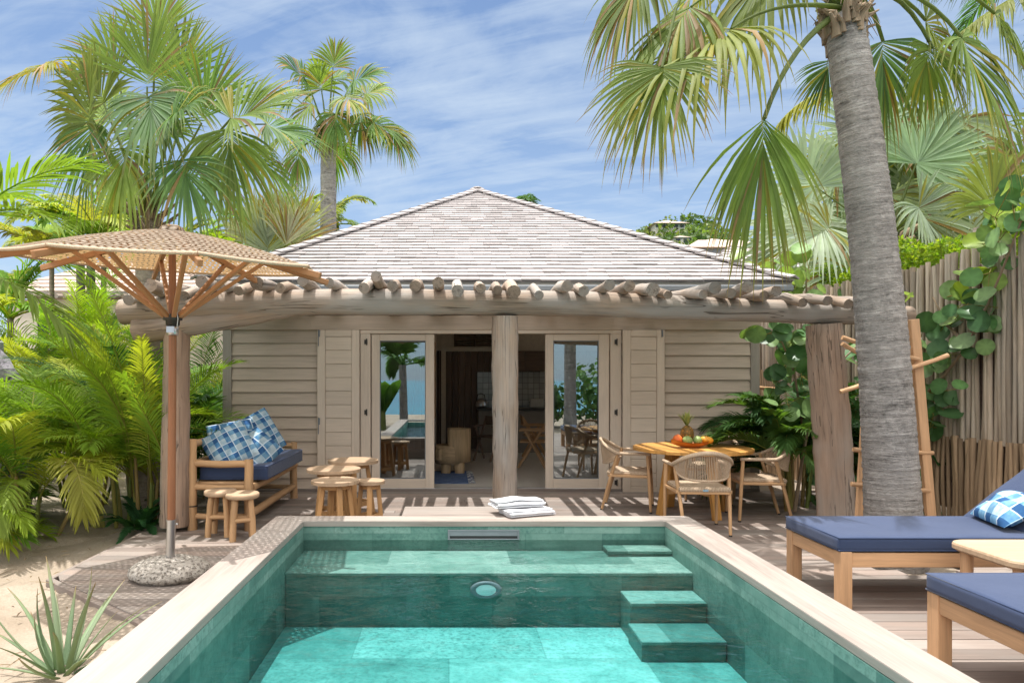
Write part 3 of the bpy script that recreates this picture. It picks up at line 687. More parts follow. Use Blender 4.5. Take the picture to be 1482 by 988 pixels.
def shutter(x0,x1):
    z0,z1=fz(715.5),fz(477.8); yy=DF-.075; X0,X1=fx(x0),fx(x1); s_=.105
    d=MB()
    for x in (X0+s_/2,X1-s_/2): d.box((x,yy,(z0+z1)/2),(s_,.036,z1-z0),None,.004)
    for zz in (z0+.06,z1-.045): d.box(((X0+X1)/2,yy,zz),(X1-X0-2*s_-.002,.034,.12 if zz<1 else .09),None,.004)
    o=wp(d,'shutter',M['trim'],villa)
    p=MB(); a,b_=z0+.122,z1-.092; n=11; h=(b_-a)/n
    for k in range(n): p.box(((X0+X1)/2,yy+.002,a+(k+.5)*h),(X1-X0-2*s_-.004,.022,h-.004),None,.006)
    p.build('panel',M['trim'],o)
    side=X0+.03 if x0<650 else X1-.03
    for zz in (z1-.05,z0+1.0 if x0<650 else z0+.06):
        lt=MB(); lt.box((side,yy-.021,zz),(.018,.006,.09),None,.002); lt.tube([(side-.012,yy-.028,zz+.05),(side-.012,yy-.028,zz-.05-(.12 if x0<650 else 0))],.006,6)
        lt.build('latch',M['gutter'],o)
shutter(461,521.5); shutter(899,959)
# roof of overlapping shingles
EX0,EX1,EY0,EZ=-3.27,4.46,8.85,2.775; AP=vec(.595,14.5,5.50); EY1=2*AP[1]-EY0
def roof_face(mbx,c0,c1,ap,expo=.176,thick=.022,wmin=.17,wmax=.34):
    c0,c1,ap=vec(*c0),vec(*c1),vec(*ap); ex=nrm(c1-c0); mid=c0+ex*np.dot(ap-c0,ex); up=ap-mid; L=np.linalg.norm(up); up/=L; nn=np.cross(ex,up); W=np.linalg.norm(c1-c0); xa=np.dot(ap-c0,ex)
    if nn[2]<0: nn=-nn
    n=int(L/expo)
    def lim(s): f=min(max(s/L,0),1); return xa*f, W+(xa-W)*f
    for r in range(n+1):
        s0=r*expo; s1=min(s0+expo*1.5,L); 
        if s0>=L-.02: break
        a0,b0=lim(s0); a1,b1=lim(s1); x=a0-ru(0,wmax)
        while x<b0:
            wd=ru(wmin,wmax); xa_,xb_=x+.002,x+wd-.002; x+=wd
            q0,q1=max(xa_,a0),min(xb_,b0); r0,r1=max(xa_,a1),min(xb_,b1)
            if q1-q0<.01: continue
            if r1<r0: r0=r1=min(max((r0+r1)/2,a1),b1)
            j=ru(-.006,.006); lift=.032+ru(0,.009)
            def pt(xx,ss,h): return c0+ex*xx+up*ss+nn*h
            so=s0+j
            v=[pt(q0,so,lift-thick),pt(q1,so,lift-thick),pt(r1,s1,.001),pt(r0,s1,.001),pt(q0,so,lift),pt(q1,so,lift),pt(r1,s1,.004),pt(r0,s1,.004)]
            g=[(ss,xx,h) for xx,ss,h in ((q0,so,0),(q1,so,0),(r1,s1,0),(r0,s1,0),(q0,so,.02),(q1,so,.02),(r1,s1,.02),(r0,s1,.02))]
            mbx.add(v,[[4,5,6,7],[0,1,5,4],[1,2,6,5],[3,0,4,7],[0,3,2,1]],np.array(g)+RNG.uniform(-20,20,3))
    mbx.add([c0,c1,ap],[[0,1,2]])
def hips(mbx,cs,ap,wd=.24,ln=.36):
    for c in cs:
        a=vec(*c); b_=vec(*ap); L=np.linalg.norm(b_-a); d=(b_-a)/L; n=int(L/(ln*.8))
        for k in range(n+1):
            p=a+d*(k*ln*.8); q=a+d*min(L+.02,k*ln*.8+ln); lift=vec(0,0,1)
            y=nrm(np.cross(vec(0,0,1),d)); z=np.cross(d,y)
            for sg in (-1,1):
                R=np.stack([d,y*sg,z],1); 
                t=math.radians(14); yy=y*sg*math.cos(t)-z*math.sin(t); z2=nrm(np.cross(d,yy)); z2=z2 if z2[2]>0 else -z2
                R=np.stack([nrm(nrm(q-p)-z*.075),yy,np.cross(nrm(q-p),yy)],1)
                mbx.box((p+q)/2+yy*wd*.25+z*(.052+.012*(1-k%2*0)),(ln,wd*.52,.026),R,.002)
rf=MB(); cs=[(EX0,EY0,EZ),(EX1,EY0,EZ),(EX1,EY1,EZ),(EX0,EY1,EZ)]
for k in range(4): roof_face(rf,cs[k],cs[(k+1)%4],AP)
roof=wp(rf,'roof',M['shingle'],villa)
rf=MB(); hips(rf,cs,AP); rf.build('ridge_cap',M['shingle'],roof)
rf=MB(); rf.box(((EX0+EX1)/2,EY0+.04,EZ-.02),(EX1-EX0,.03,.05)); 
for x in (EX0+.03,EX1-.03): rf.box((x,AP[1],EZ-.02),(.03,EY1-EY0-.1,.05))
rf.build('fascia',M['corner'],roof)
rf=MB(); 
rf.box(((EX0+EX1)/2,EY0+.0,EZ-.085),(EX1-EX0-.02,.09,.075),None,.01); rf.build('gutter',M['gutter'],roof)
rf=MB(); rf.box(((EX0+EX1)/2,EY0+.24,EZ-.06),(EX1-EX0-.1,.36,.015)); 
for x in (EX0+.14,EX1-.14): rf.box((x,AP[1],EZ-.06),(.22,EY1-EY0-.7,.015))
rf.build('soffit',M['facade'],roof)
# interior
it=MB(); it.box((.57,14.5,.012),(7.0,10.2,.03)); wp(it,'inside_floor',M['concrete'],villa)
it=MB(); it.box((.57,14.5,2.66),(7.0,10.2,.03)); wp(it,'inside_ceiling',M['ceil'],villa)
it=MB()
for k in range(22): it.box((-.95+k*.135*1.0,14.62,1.1+.0),(.128,.04,2.2),None,.006)
wp(it,'inside_panelling',M['panel'],villa)
it=MB(); it.box((.9,14.6,2.38),(6.6,.06,.5)); it.box((-.12,14.55,1.2),(.10,.06,2.4)); it.box((.45,14.54,2.16),(1.2,.06,.09)); it.box((1.62,14.53,2.32),(1.2,.03,.40)); wp(it,'inside_beam',M['plaster'],villa)
it=MB(); it.box((-.32,12.9,1.3),(.10,3.5,2.6)); it.box((.62,14.0,.5),(.001,.001,.001)); wp(it,'inside_partition',M['plaster'],villa)
lv=MB()
for k in range(7): lv.box((.55,14.5,2.24+k*.045),(.85,.05,.012),rotm(.6,0,0)); 
for x in (.12,.55,.97): lv.box((x,14.49,2.38),(.03,.05,.34))
wp(lv,'louvre',M['panel'],villa)
kb=MB(); kb.box((1.45,14.55,1.3),(1.7,.03,.75),None,.002); wp(kb,'splashback',M['backtile'],villa)
kc=MB(); kc.box((2.0,14.42,1.9),(1.7,.33,.42)); 
for k in range(4): kc.box((1.36+k*.43,14.245,1.9),(.42,.02,.40))
wp(kc,'wall_cupboard',M['panel'],villa)
kt=MB(); kt.box((1.55,14.2,.45),(1.9,.6,.86)); kitchen=wp(kt,'kitchen_unit',M['greycab'],villa)
kt=MB(); kt.box((1.55,14.18,.905),(1.95,.64,.04)); kt.build('worktop',M['counter'],kitchen)

# pergola
def bp(px,py,d=6.8): return P(px,py,d)
perg=thing('pergola','rustic log pergola with round rafters over the terrace in front of the villa','pergola',(.55,6.8,0))
def part_log(name,pts,rad,mat,n=16,label=None,jit=.05,ref=(0,0,1)):
    m_=MB(); pts=np.array(pts,float); t=np.linspace(0,1,len(pts)); tt=np.linspace(0,1,len(pts)*5); pp=np.stack([np.interp(tt,t,pts[:,k]) for k in range(3)],1); rr=np.interp(tt,t,rad)
    ker=np.ones(5)/5
    for k in range(3): 
        c=np.convolve(np.pad(pp[:,k],2,'edge'),ker,'valid'); pp[:,k]=c
    m_.tube(pp,rr*(1+.02*np.sin(tt*37)),n,True,True,.5,jit=jit,ref=ref,captint=-.1); return wp(m_,name,M[mat],perg,label)
k=6.8/F
part_log('beam',[bp(168,452),bp(240,448),bp(300,442),bp(420,438),bp(560,437),bp(680,438),bp(780,439),bp(880,441),bp(970,445),bp(1100,450),bp(1220,453),bp(1330,457)],
    [18*k,19*k,20*k,19*k,18.5*k,17.5*k,18*k,18*k,17*k,16.5*k,16*k,13*k],'log')
part_log('brace',[bp(190,480),bp(270,470),bp(350,458),bp(440,447)],[20*k,17*k,14*k,8*k],'log',label='short log lying under the beam end')
def post(px0,py0,px1,py1,r0,r1,d,mat,mid=None):
    a=P(px0,py0,d); b_=P(px1,py1,d); a[2]=0 if a[2]<.3 else a[2]; pts=[a,a*.75+b_*.25,a*.5+b_*.5,a*.25+b_*.75,b_]
    if mid: pts[2]=pts[2]+vec(mid,0,0)
    return part_log('post',pts,[r0,r0*.98,(r0+r1)/2,r1,r1*.98],mat,16,jit=.06,ref=(1,0,0))
post(252,768,256,462,.142,.128,6.8,'post'); post(731,768,731,450,.122,.132,6.82,'log',.005); post(1213,768,1192,462,.172,.165,6.8,'post',.012)
ends=[(186,434,9),(218,413,11),(243,420,9),(266,428,8),(292,408,10),(318,414,9),(345,421,8),(372,410,10),(405,417,8),(438,406,9.5),(476,409,8.5),(527,417,9),(544,400,9),(568,414,8.5),(601,414,9.5),(634,409,9),(662,421,9.5),(696,417,8),(720,420,7.5),(744,422,10.5),(780,427,7),(821,414,9.5),(845,421,8.5),(882,412,8.5),(911,414,9),(945,419,10.5),(967,427,7),(1018,426,7),(1035,416,10.5),(1058,424,8),(1082,415,9.5),(1106,428,8),(1124,421,9),(1162,438,7.5),(1198,435,8),(1228,440,7.5),(1262,442,7.5)]
bt=lambda x: 2.16+.14
for (px,py,r) in ends:
    d=6.42+ru(-.1,.1); e=P(px,py,d); rr=r*d/F*.93
    bx=(px-650)*k; topz=1.5+(550-np.interp(px,[168,300,560,780,970,1330],[434,422,418,421,428,444]))*k
    x1=e[0]+ru(-.12,.12); z8=max(topz+rr*.85,2.38)
    m_=MB(); pts=[e,vec(e[0],6.78,max(topz+rr*.82,e[2]-.06)),vec((e[0]+x1)/2+ru(-.03,.03),7.9,2.43+ru(-.02,.02)),vec(x1,9.17,2.44+ru(-.025,.02))]
    pts=np.array(pts); t=np.linspace(0,1,4); tt=np.linspace(0,1,10); pp=np.stack([np.interp(tt,t,pts[:,q]) for q in range(3)],1)
    m_.tube(pp,rr*(1+.05*np.sin(tt*9+px)),12,True,True,ru(.25,1),jit=.06,captint=ru(-.25,.15)); wp(m_,'rafter',M['log'],perg)
# ------------------------------------------------------------------ parasol
up_=P(246,812,5.2); hub=P(250,462,5.2)
par=thing('parasol','large woven rope parasol on a wooden pole standing left of the pool','parasol',(up_[0],5.2,0))
U=lambda m_,n,mat,l=None: wp(m_,n,mat,par,l)
bx,by=float(up_[0]),5.2
m_=MB(); m_.ell((bx,by,.055),(.30,.26,.105),36,None,None,None,.03); U(m_,'base',M['stone'],'pitted pale coral stone base')
m_=MB(); a=vec(bx,by,.10); tp=P(248,752,5.2); m_.tube([a,tp],.033,20); m_.tube([tp+vec(0,0,-.012),tp+vec(0,0,.004)],.037,20); m_.tube([tp-vec(-.036,.0,.03),tp-vec(-.05,0,.03)],.008,8); U(m_,'sleeve',M['steel'])
top=P(249,333,5.2); m_=MB(); m_.tube([tp+vec(0,0,-.05),hub,top],[.030,.029,.026],16); U(m_,'pole',M['pole'])
m_=MB(); m_.lathe([(.034,-.045),(.05,-.045),(.052,-.01),(.07,-.005),(.07,.035),(.034,.04)],hub+vec(0,0,.0),18); U(m_,'hub',M['iron'])
m_=MB(); m_.lathe([(.033,-.03),(.042,-.03),(.042,.045),(.033,.045)],hub+vec(0,0,-.09),16); m_.box(hub+vec(0,-.044,-.08),(.06,.01,.05),None,.002); m_.tube([hub+vec(.045,-.03,-.06),hub+vec(.06,-.05,.0),hub+vec(.05,-.05,.06)],.004,6); U(m_,'clamp',M['steel'])
RC=1.14; drop=.25
def can(r,th):       # canopy surface, slightly tilted towards the camera and to the right
    x=r*math.cos(th); y=r*math.sin(th); z=top[2]+.0-drop*(r/RC)**1.45; return vec(top[0]+x,top[1]+y,z+.085*y-.045*x)
NR=8; ths=[PI/8+.12+i*2*PI/NR for i in range(NR)]
m_=MB(); nr=14; npz=5; V=[];G=[]
for i in range(NR):
    t0,t1=ths[i],ths[i]+2*PI/NR
    n0=len(V)
    for a in range(nr+1):
        f=a/nr
        for b_ in range(npz+1):
            q=b_/npz; p=can(.06+(RC-.06)*f,t0)*(1-q)+can(.06+(RC-.06)*f,t1)*q; p[2]-=.010*math.sin(PI*q)*f
            V.append(p); G.append((f*RC,q*.87*f if False else (q-.5)*.87*max(f,.05),i*3.0))
F_=[]
for i in range(NR):
    for a in range(nr):
        for b_ in range(npz):
            o=i*(nr+1)*(npz+1)+a*(npz+1)+b_; F_.append([o,o+npz+1,o+npz+2,o+1])
V=np.array(V); m_.add(V,F_,np.array(G),.5,True); canopy=U(m_,'canopy',M['weave'])
m_=MB()
for i in range(NR):
    a=can(RC,ths[i]); c=can(RC,ths[i]+2*PI/NR); m_.tube([a*(1-q)+c*q-vec(0,0,.010*math.sin(PI*q)) for q in np.linspace(0,1,6)],.012,6)
m_.build('hem',M['cord'],canopy)
m_=MB(); m_.lathe([(1e-5,.035),(.045,.032),(.08,.015),(.105,-.02),(.10,-.03)],top+vec(0,0,.005),20); U(m_,'cap',M['weave'])
for i in range(NR):
    m_=MB(); a=can(.05,ths[i])-vec(0,0,.03); e=can(RC+.10,ths[i])-vec(0,0,.035); m_.beam(a,e,.032,.045); o=U(m_,'rib',M['umbrella_wood'])
    m_=MB(); r=vec(math.cos(ths[i]),math.sin(ths[i]),0); q=hub+r*.06+vec(0,0,.02); p=can(RC*.63,ths[i])-vec(0,0,.05)
    side=np.cross(r,vec(0,0,1)); m_.beam(q,p,.034,.03); m_.build('strut',M['umbrella_wood'],o)

# ------------------------------------------------------------------ bench with cushions
bn=thing('log_bench','pale log daybed with a navy seat cushion against the left side of the terrace','bench',(-2.28,7.7,0))
B=lambda m_,n,mat,l=None: wp(m_,n,mat,bn,l)
x0,x1,y0,y1=-2.58,-2.0,6.86,8.72
for (x,y,h,r) in ((x0,y0,.91,.047),(x1,y0-.04,.71,.044),(x1+.02,y1,.71,.044),(x0,y1,.91,.045)):
    m_=MB(); m_.log((x,y,0),(x,y,h),r*1.08,r*.95,.008,12,8,.06); B(m_,'post',M['palewood'])
def rail(p,q,r=.033,n='rail'): m_=MB(); m_.log(p,q,r,r*.95,.008,10,7,.06); return B(m_,n,M['palewood'])
rail((x0,y0,.665),(x1,y0-.04,.665),.036,'armrest'); rail((x0,y1,.665),(x1+.02,y1,.665),.036,'armrest')
rail((x0,y0,.43),(x1,y0-.04,.43),.03); rail((x0,y1,.43),(x1+.02,y1,.43)); rail((x0,y0,.14),(x1,y0-.04,.14),.03); rail((x0,y1,.14),(x1+.02,y1,.14),.03)
rail((x1+.01,y0,.42),(x1+.03,y1,.42),.04); rail((x0,y0,.42),(x0,y1,.42),.04); rail((x1,y0,.16),(x1+.02,y1,.16),.042); rail((x0,y0,.86),(x0,y1,.86),.038,'backrest_rail'); rail((x0,y0,.66),(x0,y1,.66),.03,'backrest_rail')
m_=MB()
for q in range(14): m_.log((x0,y0+.1+q*.125,.45),(x1,y0+.1+q*.125,.45),.022,.022,.003,8,4)
B(m_,'seat_slats',M['palewood'])
m_=MB(); m_.tube([(x0+.05*math.cos(a),y0+.05*math.sin(a),.24) for a in np.linspace(0,2*PI,16)],.006,6); B(m_,'strap',M['black'])
cu=thing('seat_cushion','navy canvas seat cushion lying on the pale log daybed','cushion',(-2.2,7.8,.48))
m_=MB(); m_.rbox((0,0,.075),(.70,1.68,.145),.028,None,4,.012,wr=.003); m_.build('cover',M['navy'],cu)
m_=MB()
for zz in (.012,.138):
    a,b_=.344,.834; m_.tube([(-a,-b_,zz),(a,-b_,zz),(a,b_,zz),(-a,b_,zz),(-a,-b_,zz)],.006,6)
m_.build('piping',M['navy'],cu)
def pil(name,lab,c,w,h,t,rx,rz,seed,mat,ry=0,grp='blue check pillows on the daybed'):
    m_=MB(); o_=MB(); R=rotm(0,0,rz)@rotm(rx,0,0)@rotm(0,0,ry); m_.pillow((0,0,0),w,h,t,R,seed); o=m_.build('pillow',M[mat]); o.location=[float(q) for q in c]; tag(o,lab,'pillow',grp)
pil('p','blue check pillow nearest the pole, leaning on the low end of the daybed',(-2.28,7.10,.80),.46,.44,.19,1.25,.25,3,'plaid',.5)
pil('p','crumpled blue check pillow lying in front between the two upright pillows',(-2.05,7.28,.76),.42,.40,.20,1.0,.5,8,'plaid2',.7)
pil('p','tall blue check pillow standing upright behind the others towards the house',(-2.18,7.72,.86),.50,.50,.18,1.35,.42,5,'plaid',.5)
pil('p','flatter blue check pillow squeezed in the middle against the backrest',(-2.36,7.46,.84),.50,.42,.17,1.3,.55,9,'plaid2',.15)
# ------------------------------------------------------------------ log stools
def stool_parts(r,h,nl,mat,top,lr,spl,t=.05,plk=None):
    root=thing('log_stool','x','stool',(0,0,0))
    m_=MB()
    if plk: m_.planks_disc(r,h-t,h,plk,.005,1.2)
    else: m_.lathe([(1e-5,h-t),(r-.012,h-t),(r,h-t+.012),(r,h-.012),(r-.012,h),(1e-5,h)],(0,0,0),28)
    m_.build('seat',M[top],root)
    fe=[]
    for q in range(nl):
        a=PI/4+q*2*PI/nl; f=vec(math.cos(a),math.sin(a),0); m_=MB(); p0=f*(r*.62+spl); p1=f*(r*.60)+vec(0,0,h-t-.001)
        m_.log(p0,p1,lr*1.05,lr,.006,10,5); m_.build('leg',M[mat],root); fe.append((p0,p1))
    for q in range(nl):
        zz=.15 if q%2 else .19
        a,b_=fe[q],fe[(q+1)%nl]; k_=zz/(h-t); p=a[0]*(1-k_)+a[1]*k_; s_=b_[0]*(1-k_)+b_[1]*k_; m_=MB(); m_.log(p,s_,lr*.75,lr*.7,.003,8,4); m_.build('rung',M[mat],root)
    return root
s1=stool_parts(.155,.44,4,'palewood','paletop',.029,.035,.052)
s1.location=(-1.955,6.46,0); s1.rotation_euler=(0,0,.35); s1['label']='round log stool beside the pool corner, in front of its twin'; s1['group']='log stools by the daybed'
copy_tree(s1,(-2.215,6.62,0),.0,'round log stool standing between the daybed end and its twin','log stools by the daybed')
# ------------------------------------------------------------------ round teak side tables
def side_table(loc,rz,r,h,lab,plank=None,top='paletop'):
    root=thing('side_table',lab,'side table',loc,rz,'nest of round side tables')
    m_=MB()
    m_.planks_disc(r,h-.036,h,plank or .11,.009 if plank else .0015,1.1); m_.build('tabletop',M[top],root)
    m_=MB(); m_.lathe([(r*.60,h-.085),(r*.62,h-.085),(r*.62,h-.037),(r*.60,h-.037)],(0,0,0),24); m_.build('apron',M['teak'],root)
    fe=[]
    for q in range(4):
        a=q*PI/2; f=vec(math.cos(a),math.sin(a),0); m_=MB(); p0=f*r*.80; p1=f*r*.55+vec(0,0,h-.04); m_.beam(p0,p1,.055,.045,up=f); m_.build('leg',M['teak'],root); fe.append((p0,p1))
    for q in range(4):
        k_=.12/h; a,b_=fe[q],fe[(q+1)%4]; m_=MB(); m_.beam(a[0]*(1-k_)+a[1]*k_,b_[0]*(1-k_)+b_[1]*k_,.022,.05); m_.build('stretcher',M['teak'],root)
def gp(px,d): return (float((px-650)/F*d),d,0)
side_table(gp(485,6.78),.45,.235,.515,'low round teak table with gapped slats, nearest the pool',.066,'paletop')
side_table(gp(535,7.02),.1,.155,.475,'smallest round teak table beside the slatted one',None,'paletop')
side_table(gp(483,7.28),.9,.285,.565,'wide round teak table standing between the slatted table and the shutter',None,'paletop')
side_table(gp(511,7.75),.2,.285,.60,'tallest round teak table at the back, closest to the glass door',None,'paletop')
# ------------------------------------------------------------------ dining set
tx,ty=2.74,7.7
tb=thing('dining_table','round slatted teak dining table on splayed legs outside the right shutter','table',(tx,ty,0))
m_=MB(); m_.planks_disc(.645,.712,.748,.098,.004,.25); m_.build('tabletop',M['teaktop'],tb)
m_=MB(); m_.beam((-.45,0,.69),(.45,0,.69),.06,.042); m_.beam((0,-.45,.689),(0,.45,.689),.06,.04); m_.build('batten',M['teak'],tb)
for q in range(4):
    a=.3+q*PI/2; f=vec(math.cos(a),math.sin(a),0); m_=MB(); m_.beam(f*.42,f*.30+vec(0,0,.675),.10,.045,up=f); m_.build('leg',M['teaktop'],tb)
m_=MB()
for a in (.3,.3+PI/2): f=vec(math.cos(a),math.sin(a),0); m_.beam(-f*.38+vec(0,0,.27+(.002 if a>1 else 0)),f*.38+vec(0,0,.27),.04,.075)
m_.build('stretcher',M['teak'],tb)
def make_chair():
    r=thing('dining_chair','x','chair')
    for sx in (-1,1):
        m_=MB(); m_.tube([(sx*.265,.25,0),(sx*.262,.235,.3),(sx*.262,.215,.655)],[.015,.019,.019],10); m_.build('leg',M['palewood'],r)
        m_=MB(); m_.tube([(sx*.215,-.30,0),(sx*.235,-.22,.3),(sx*.258,-.13,.60),(sx*.262,-.11,.68)],[.015,.019,.019,.017],10); m_.build('leg',M['palewood'],r)
        for y,zc_ in ((.249,0),(-.299,0)): 
            pass
    def railp(t):      # t -1..1 along the U of arm, back, arm
        a=t*2.05; x=.285*math.sin(a)*(1.0 if abs(a)<PI/2 else 1); ca=math.cos(a)
        y=-.10-.235*ca if ca>0 else -.10-.75*ca
        z=.665+.135*max(0,ca)**1.3; return vec(.285*math.copysign(min(1,abs(math.sin(a))) if abs(a)<PI/2 else 1-.06*(abs(a)-PI/2),a),y,z)
    tt=np.linspace(-1,1,41); rp=np.array([railp(t) for t in tt]); m_=MB(); m_.tube(rp,[.017+.006*math.cos(t*PI/2)**2 for t in tt],10,ref=(0,0,1)); m_.build('armrest',M['cord'],r)
    m_=MB(); lo=[]
    for t in np.linspace(-.80,.80,56):
        p=railp(t); a=t*2.05; q=vec(p[0]*.88,p[1]*.80-.035,.53+.10*abs(t/.8)**3.0); lo.append(q)
        m_.tube([p,(p+q)/2+vec(0,-.004,0),q],.0042,5,False,tint=ru(.3,.7))
    m_.tube(lo,.011,8); m_.build('backrest',M['cord'],r)
    m_=MB(); ol=[]
    n=28
    pr=[(.245,.235),(.25,0),(.225,-.22)]
    m_.rbox((0,.0,.435),(.50,.48,.05),.024,None,4,.006); m_.build('seat',M['seat'],r)
    m_=MB(); m_.beam((-.25,.225,.405),(.25,.225,.405),.03,.03); m_.beam((-.235,-.215,.405),(.235,-.215,.405),.03,.03); m_.beam((-.258,-.20,.408),(-.258,.22,.408),.025,.03); m_.beam((.258,-.20,.408),(.258,.22,.408),.025,.03); m_.build('seat_frame',M['palewood'],r)
    m_=MB()
    for x,y in ((-.265,.25),(.265,.25),(-.215,-.30),(.215,-.30)): m_.tube([(x,y,-.001),(x,y,.016)],.017,8)
    m_.build('glides',M['black'],r)
    return r
ch=make_chair(); G_='woven dining chairs around the teak table'
def face(x,y,tx_,ty_): return math.atan2(ty_-y,tx_-x)-PI/2
ch.location=(2.50,6.86,0); ch.rotation_euler=(0,0,face(2.50,6.86,2.55,7.9)); ch['label']='woven armchair with its back to the pool, in front of the table'; ch['group']=G_
lab=MB(); lab.box((0,-.2425,.43),(.05,.004,.018),None,.001); lb=lab.build('maker_label',solid('blue_tag',(.25,.42,.55)),ch)
copy_tree(ch,(2.12,8.02,0),face(2.12,8.02,3.0,7.72),'woven armchair at the left of the table, beside the glass door',G_)
copy_tree(ch,(3.36,7.46,0),face(3.36,7.46,2.2,7.62),'woven armchair at the right of the table, beside the leafy plants',G_)
copy_tree(ch,(3.28,8.52,0),face(3.28,8.52,2.8,7.7),'woven armchair mostly hidden behind the table by the clapboard wall',G_)
# fruit
fb=thing('fruit_bowl','boat shaped orange wooden bowl holding fruit on the dining table','bowl',(2.70,7.62,.749),.05)
m_=MB(); n=17; V=[];Fq=[]
for i,u in enumerate(np.linspace(-1,1,n)):
    for j,v in enumerate(np.linspace(-1,1,9)):
        w_=.11*(1-u*u)**.6+.012; V.append((u*.225,v*w_,.006+.055*(v*v)*(1-.3*u*u)+.055*abs(u)**2.2))
for i in range(n-1):
    for j in range(8): Fq.append([i*9+j,(i+1)*9+j,(i+1)*9+j+1,i*9+j+1])
V=np.array(V); m_.add(V,Fq,None,.5,True); m_.add(V+vec(0,0,-.008)*1.0,[f[::-1] for f in Fq],None,.5,True); m_.build('dish',M['bowl'],fb)
def fruit(nm,lab,c,r,mat):
    m_=MB(); m_.ell((0,0,0),r,18,rotm(ru(-.3,.3),ru(-.3,.3),ru(0,3)),None,None,.01); m_.tube([(0,0,r[2]*.95),(.005,0,r[2]*1.12)],[.005,.003],5); o=m_.build(nm,M[mat]); o.location=c; tag(o,lab,'fruit','fruit in the bowl')
fruit('mango','round orange red fruit at the left end of the bowl',(2.545,7.60,.84),(.055,.053,.055),'orange')
fruit('mango','green fruit beside the orange red one in the bowl',(2.645,7.57,.832),(.062,.05,.05),'greenfruit')
fruit('mango','green fruit in the middle right of the bowl, under the pineapple',(2.755,7.57,.834),(.065,.05,.048),'greenfruit')
fruit('papaya','yellow orange papaya at the right end of the bowl',(2.865,7.60,.836),(.075,.045,.042),'mango')
pn=thing('pineapple','ripe pineapple with a spiky green crown standing in the fruit bowl','pineapple',(2.67,7.66,.80)); pn.scale=(1.35,1.35,1.35)
m_=MB(); m_.ell((0,0,.07),(.055,.055,.075),18); m_.build('body',M['pine'],pn)
m_=MB()
for q in range(30):
    a=ru(0,6.28); tl=ru(.1,.9); d=nrm(vec(math.cos(a)*tl,math.sin(a)*tl,1.1)); m_.strips(np.array([[0,0,.135]]),d[None],ru(.09,.17),.011,nrm(vec(math.cos(a),math.sin(a),-.7))[None],[0,.4,.75,1],[.8,1,.6,.05],.15,(.24,.29,.10),(.34,.36,.14),.2,.4)
m_.build('crown',M['leafw'],pn)
# ------------------------------------------------------------------ loungers
def lounger(loc,lab):
    r=thing('sun_lounger',lab,'sun lounger',loc,0,'sun loungers beside the pool'); W,L=.72,2.02
    for x in (.04,L-.05):
        for y in (.042,W-.042):
            m_=MB(); m_.box((x+.002,y,.19),(.078,.082,.38),None,.004); m_.build('leg',M['lounger_wood'],r)
    m_=MB(); m_.box((L/2,.036,.325),(L-.15,.05,.095)); m_.box((L/2,W-.036,.325),(L-.15,.05,.095)); m_.box((.036,W/2,.325),(.05,W-.16,.095)); m_.box((L-.05,W/2,.325),(.05,W-.16,.095)); m_.build('frame',M['lounger_wood'],r)
    m_=MB()
    for q in range(12): m_.box((.12+q*.11,W/2,.366),(.07,W-.11,.018))
    m_.build('slats',M['lounger_wood'],r)
    m_=MB(); m_.rbox((.69,W/2,.428),(1.40,W-.005,.092),.022,None,4,.006,wr=.0022); c=m_.build('mattress',M['navy'],r)
    m_=MB(); a=W/2-.006
    for zz in (.388,.469): m_.tube([(1.385,W/2-a,zz),(-.004,W/2-a,zz),(-.004,W/2+a,zz),(1.385,W/2+a,zz)],.005,6)
    m_.build('piping',M['navy'],c)
    th_=math.radians(38); R=rotm(0,-th_,0); m_=MB(); m_.rbox(vec(1.38,W/2,.42)+R@vec(.33,0,.03),(.70,W-.005,.092),.022,R,4,.006,wr=.0022); m_.build('back_mattress',M['navy'],r)
    m_=MB(); m_.box(vec(1.38,W/2,.40)+R@vec(.33,0,-.025),(.68,W-.1,.02),R); m_.beam((1.72,.08,.33),(1.80,.08,.66),.03,.03); m_.beam((1.72,W-.08,.33),(1.80,W-.08,.66),.03,.03); m_.build('back_board',M['lounger_wood'],r)
    return r
l1=lounger((2.55,4.45,0),'navy cushioned sun lounger with a check pillow, in front of the big palm trunk')
l2=lounger((2.55,2.93,0),'navy cushioned wooden sun lounger nearest the camera, its foot corner in view')
m_=MB(); R=rotm(0,0,-.28)@rotm(0,-.62,0)@rotm(0,0,PI/2); m_.pillow((0,0,0),.50,.32,.15,R,21); o=m_.build('pillow',M['plaid3']); o.location=(3.93,4.80,.60); tag(o,'blue and white check pillow resting on the far sun lounger','pillow')
st=thing('lounger_table','pale wooden side table with rounded corners standing between the two sun loungers','side table',(3.48,4.06,0))
m_=MB(); q=.33; c=.09; ol=[]
for (cx,cy,a0) in ((q-c,q-c-.05,0),(-q+c,q-c-.05,PI/2),(-q+c,-q+c+.05,PI),(q-c,-q+c+.05,1.5*PI)):
    for a in np.linspace(a0,a0+PI/2,7): ol.append((cx+c*math.cos(a),cy+c*math.sin(a)))
ol=np.array(ol); rings=[(.93,.435),(1,.452),(1,.475),(.985,.487),(.95,.492)]
V=np.concatenate([np.c_[ol*s_,np.full(len(ol),zz)] for s_,zz in rings]); n=len(ol); Fq=[[i*n+j,i*n+(j+1)%n,(i+1)*n+(j+1)%n,(i+1)*n+j] for i in range(4) for j in range(n)]
m_.add(V,Fq+[list(range(n))[::-1],list(range(4*n,5*n))],V,.6); m_.build('tabletop',M['paletop'],st)
for x in (-.25,.25):
    for y in (-.2,.2): m_=MB(); m_.tube([(x,y,0),(x,y,.437)],[.032,.036],14); m_.build('leg',M['lounger_wood'],st)
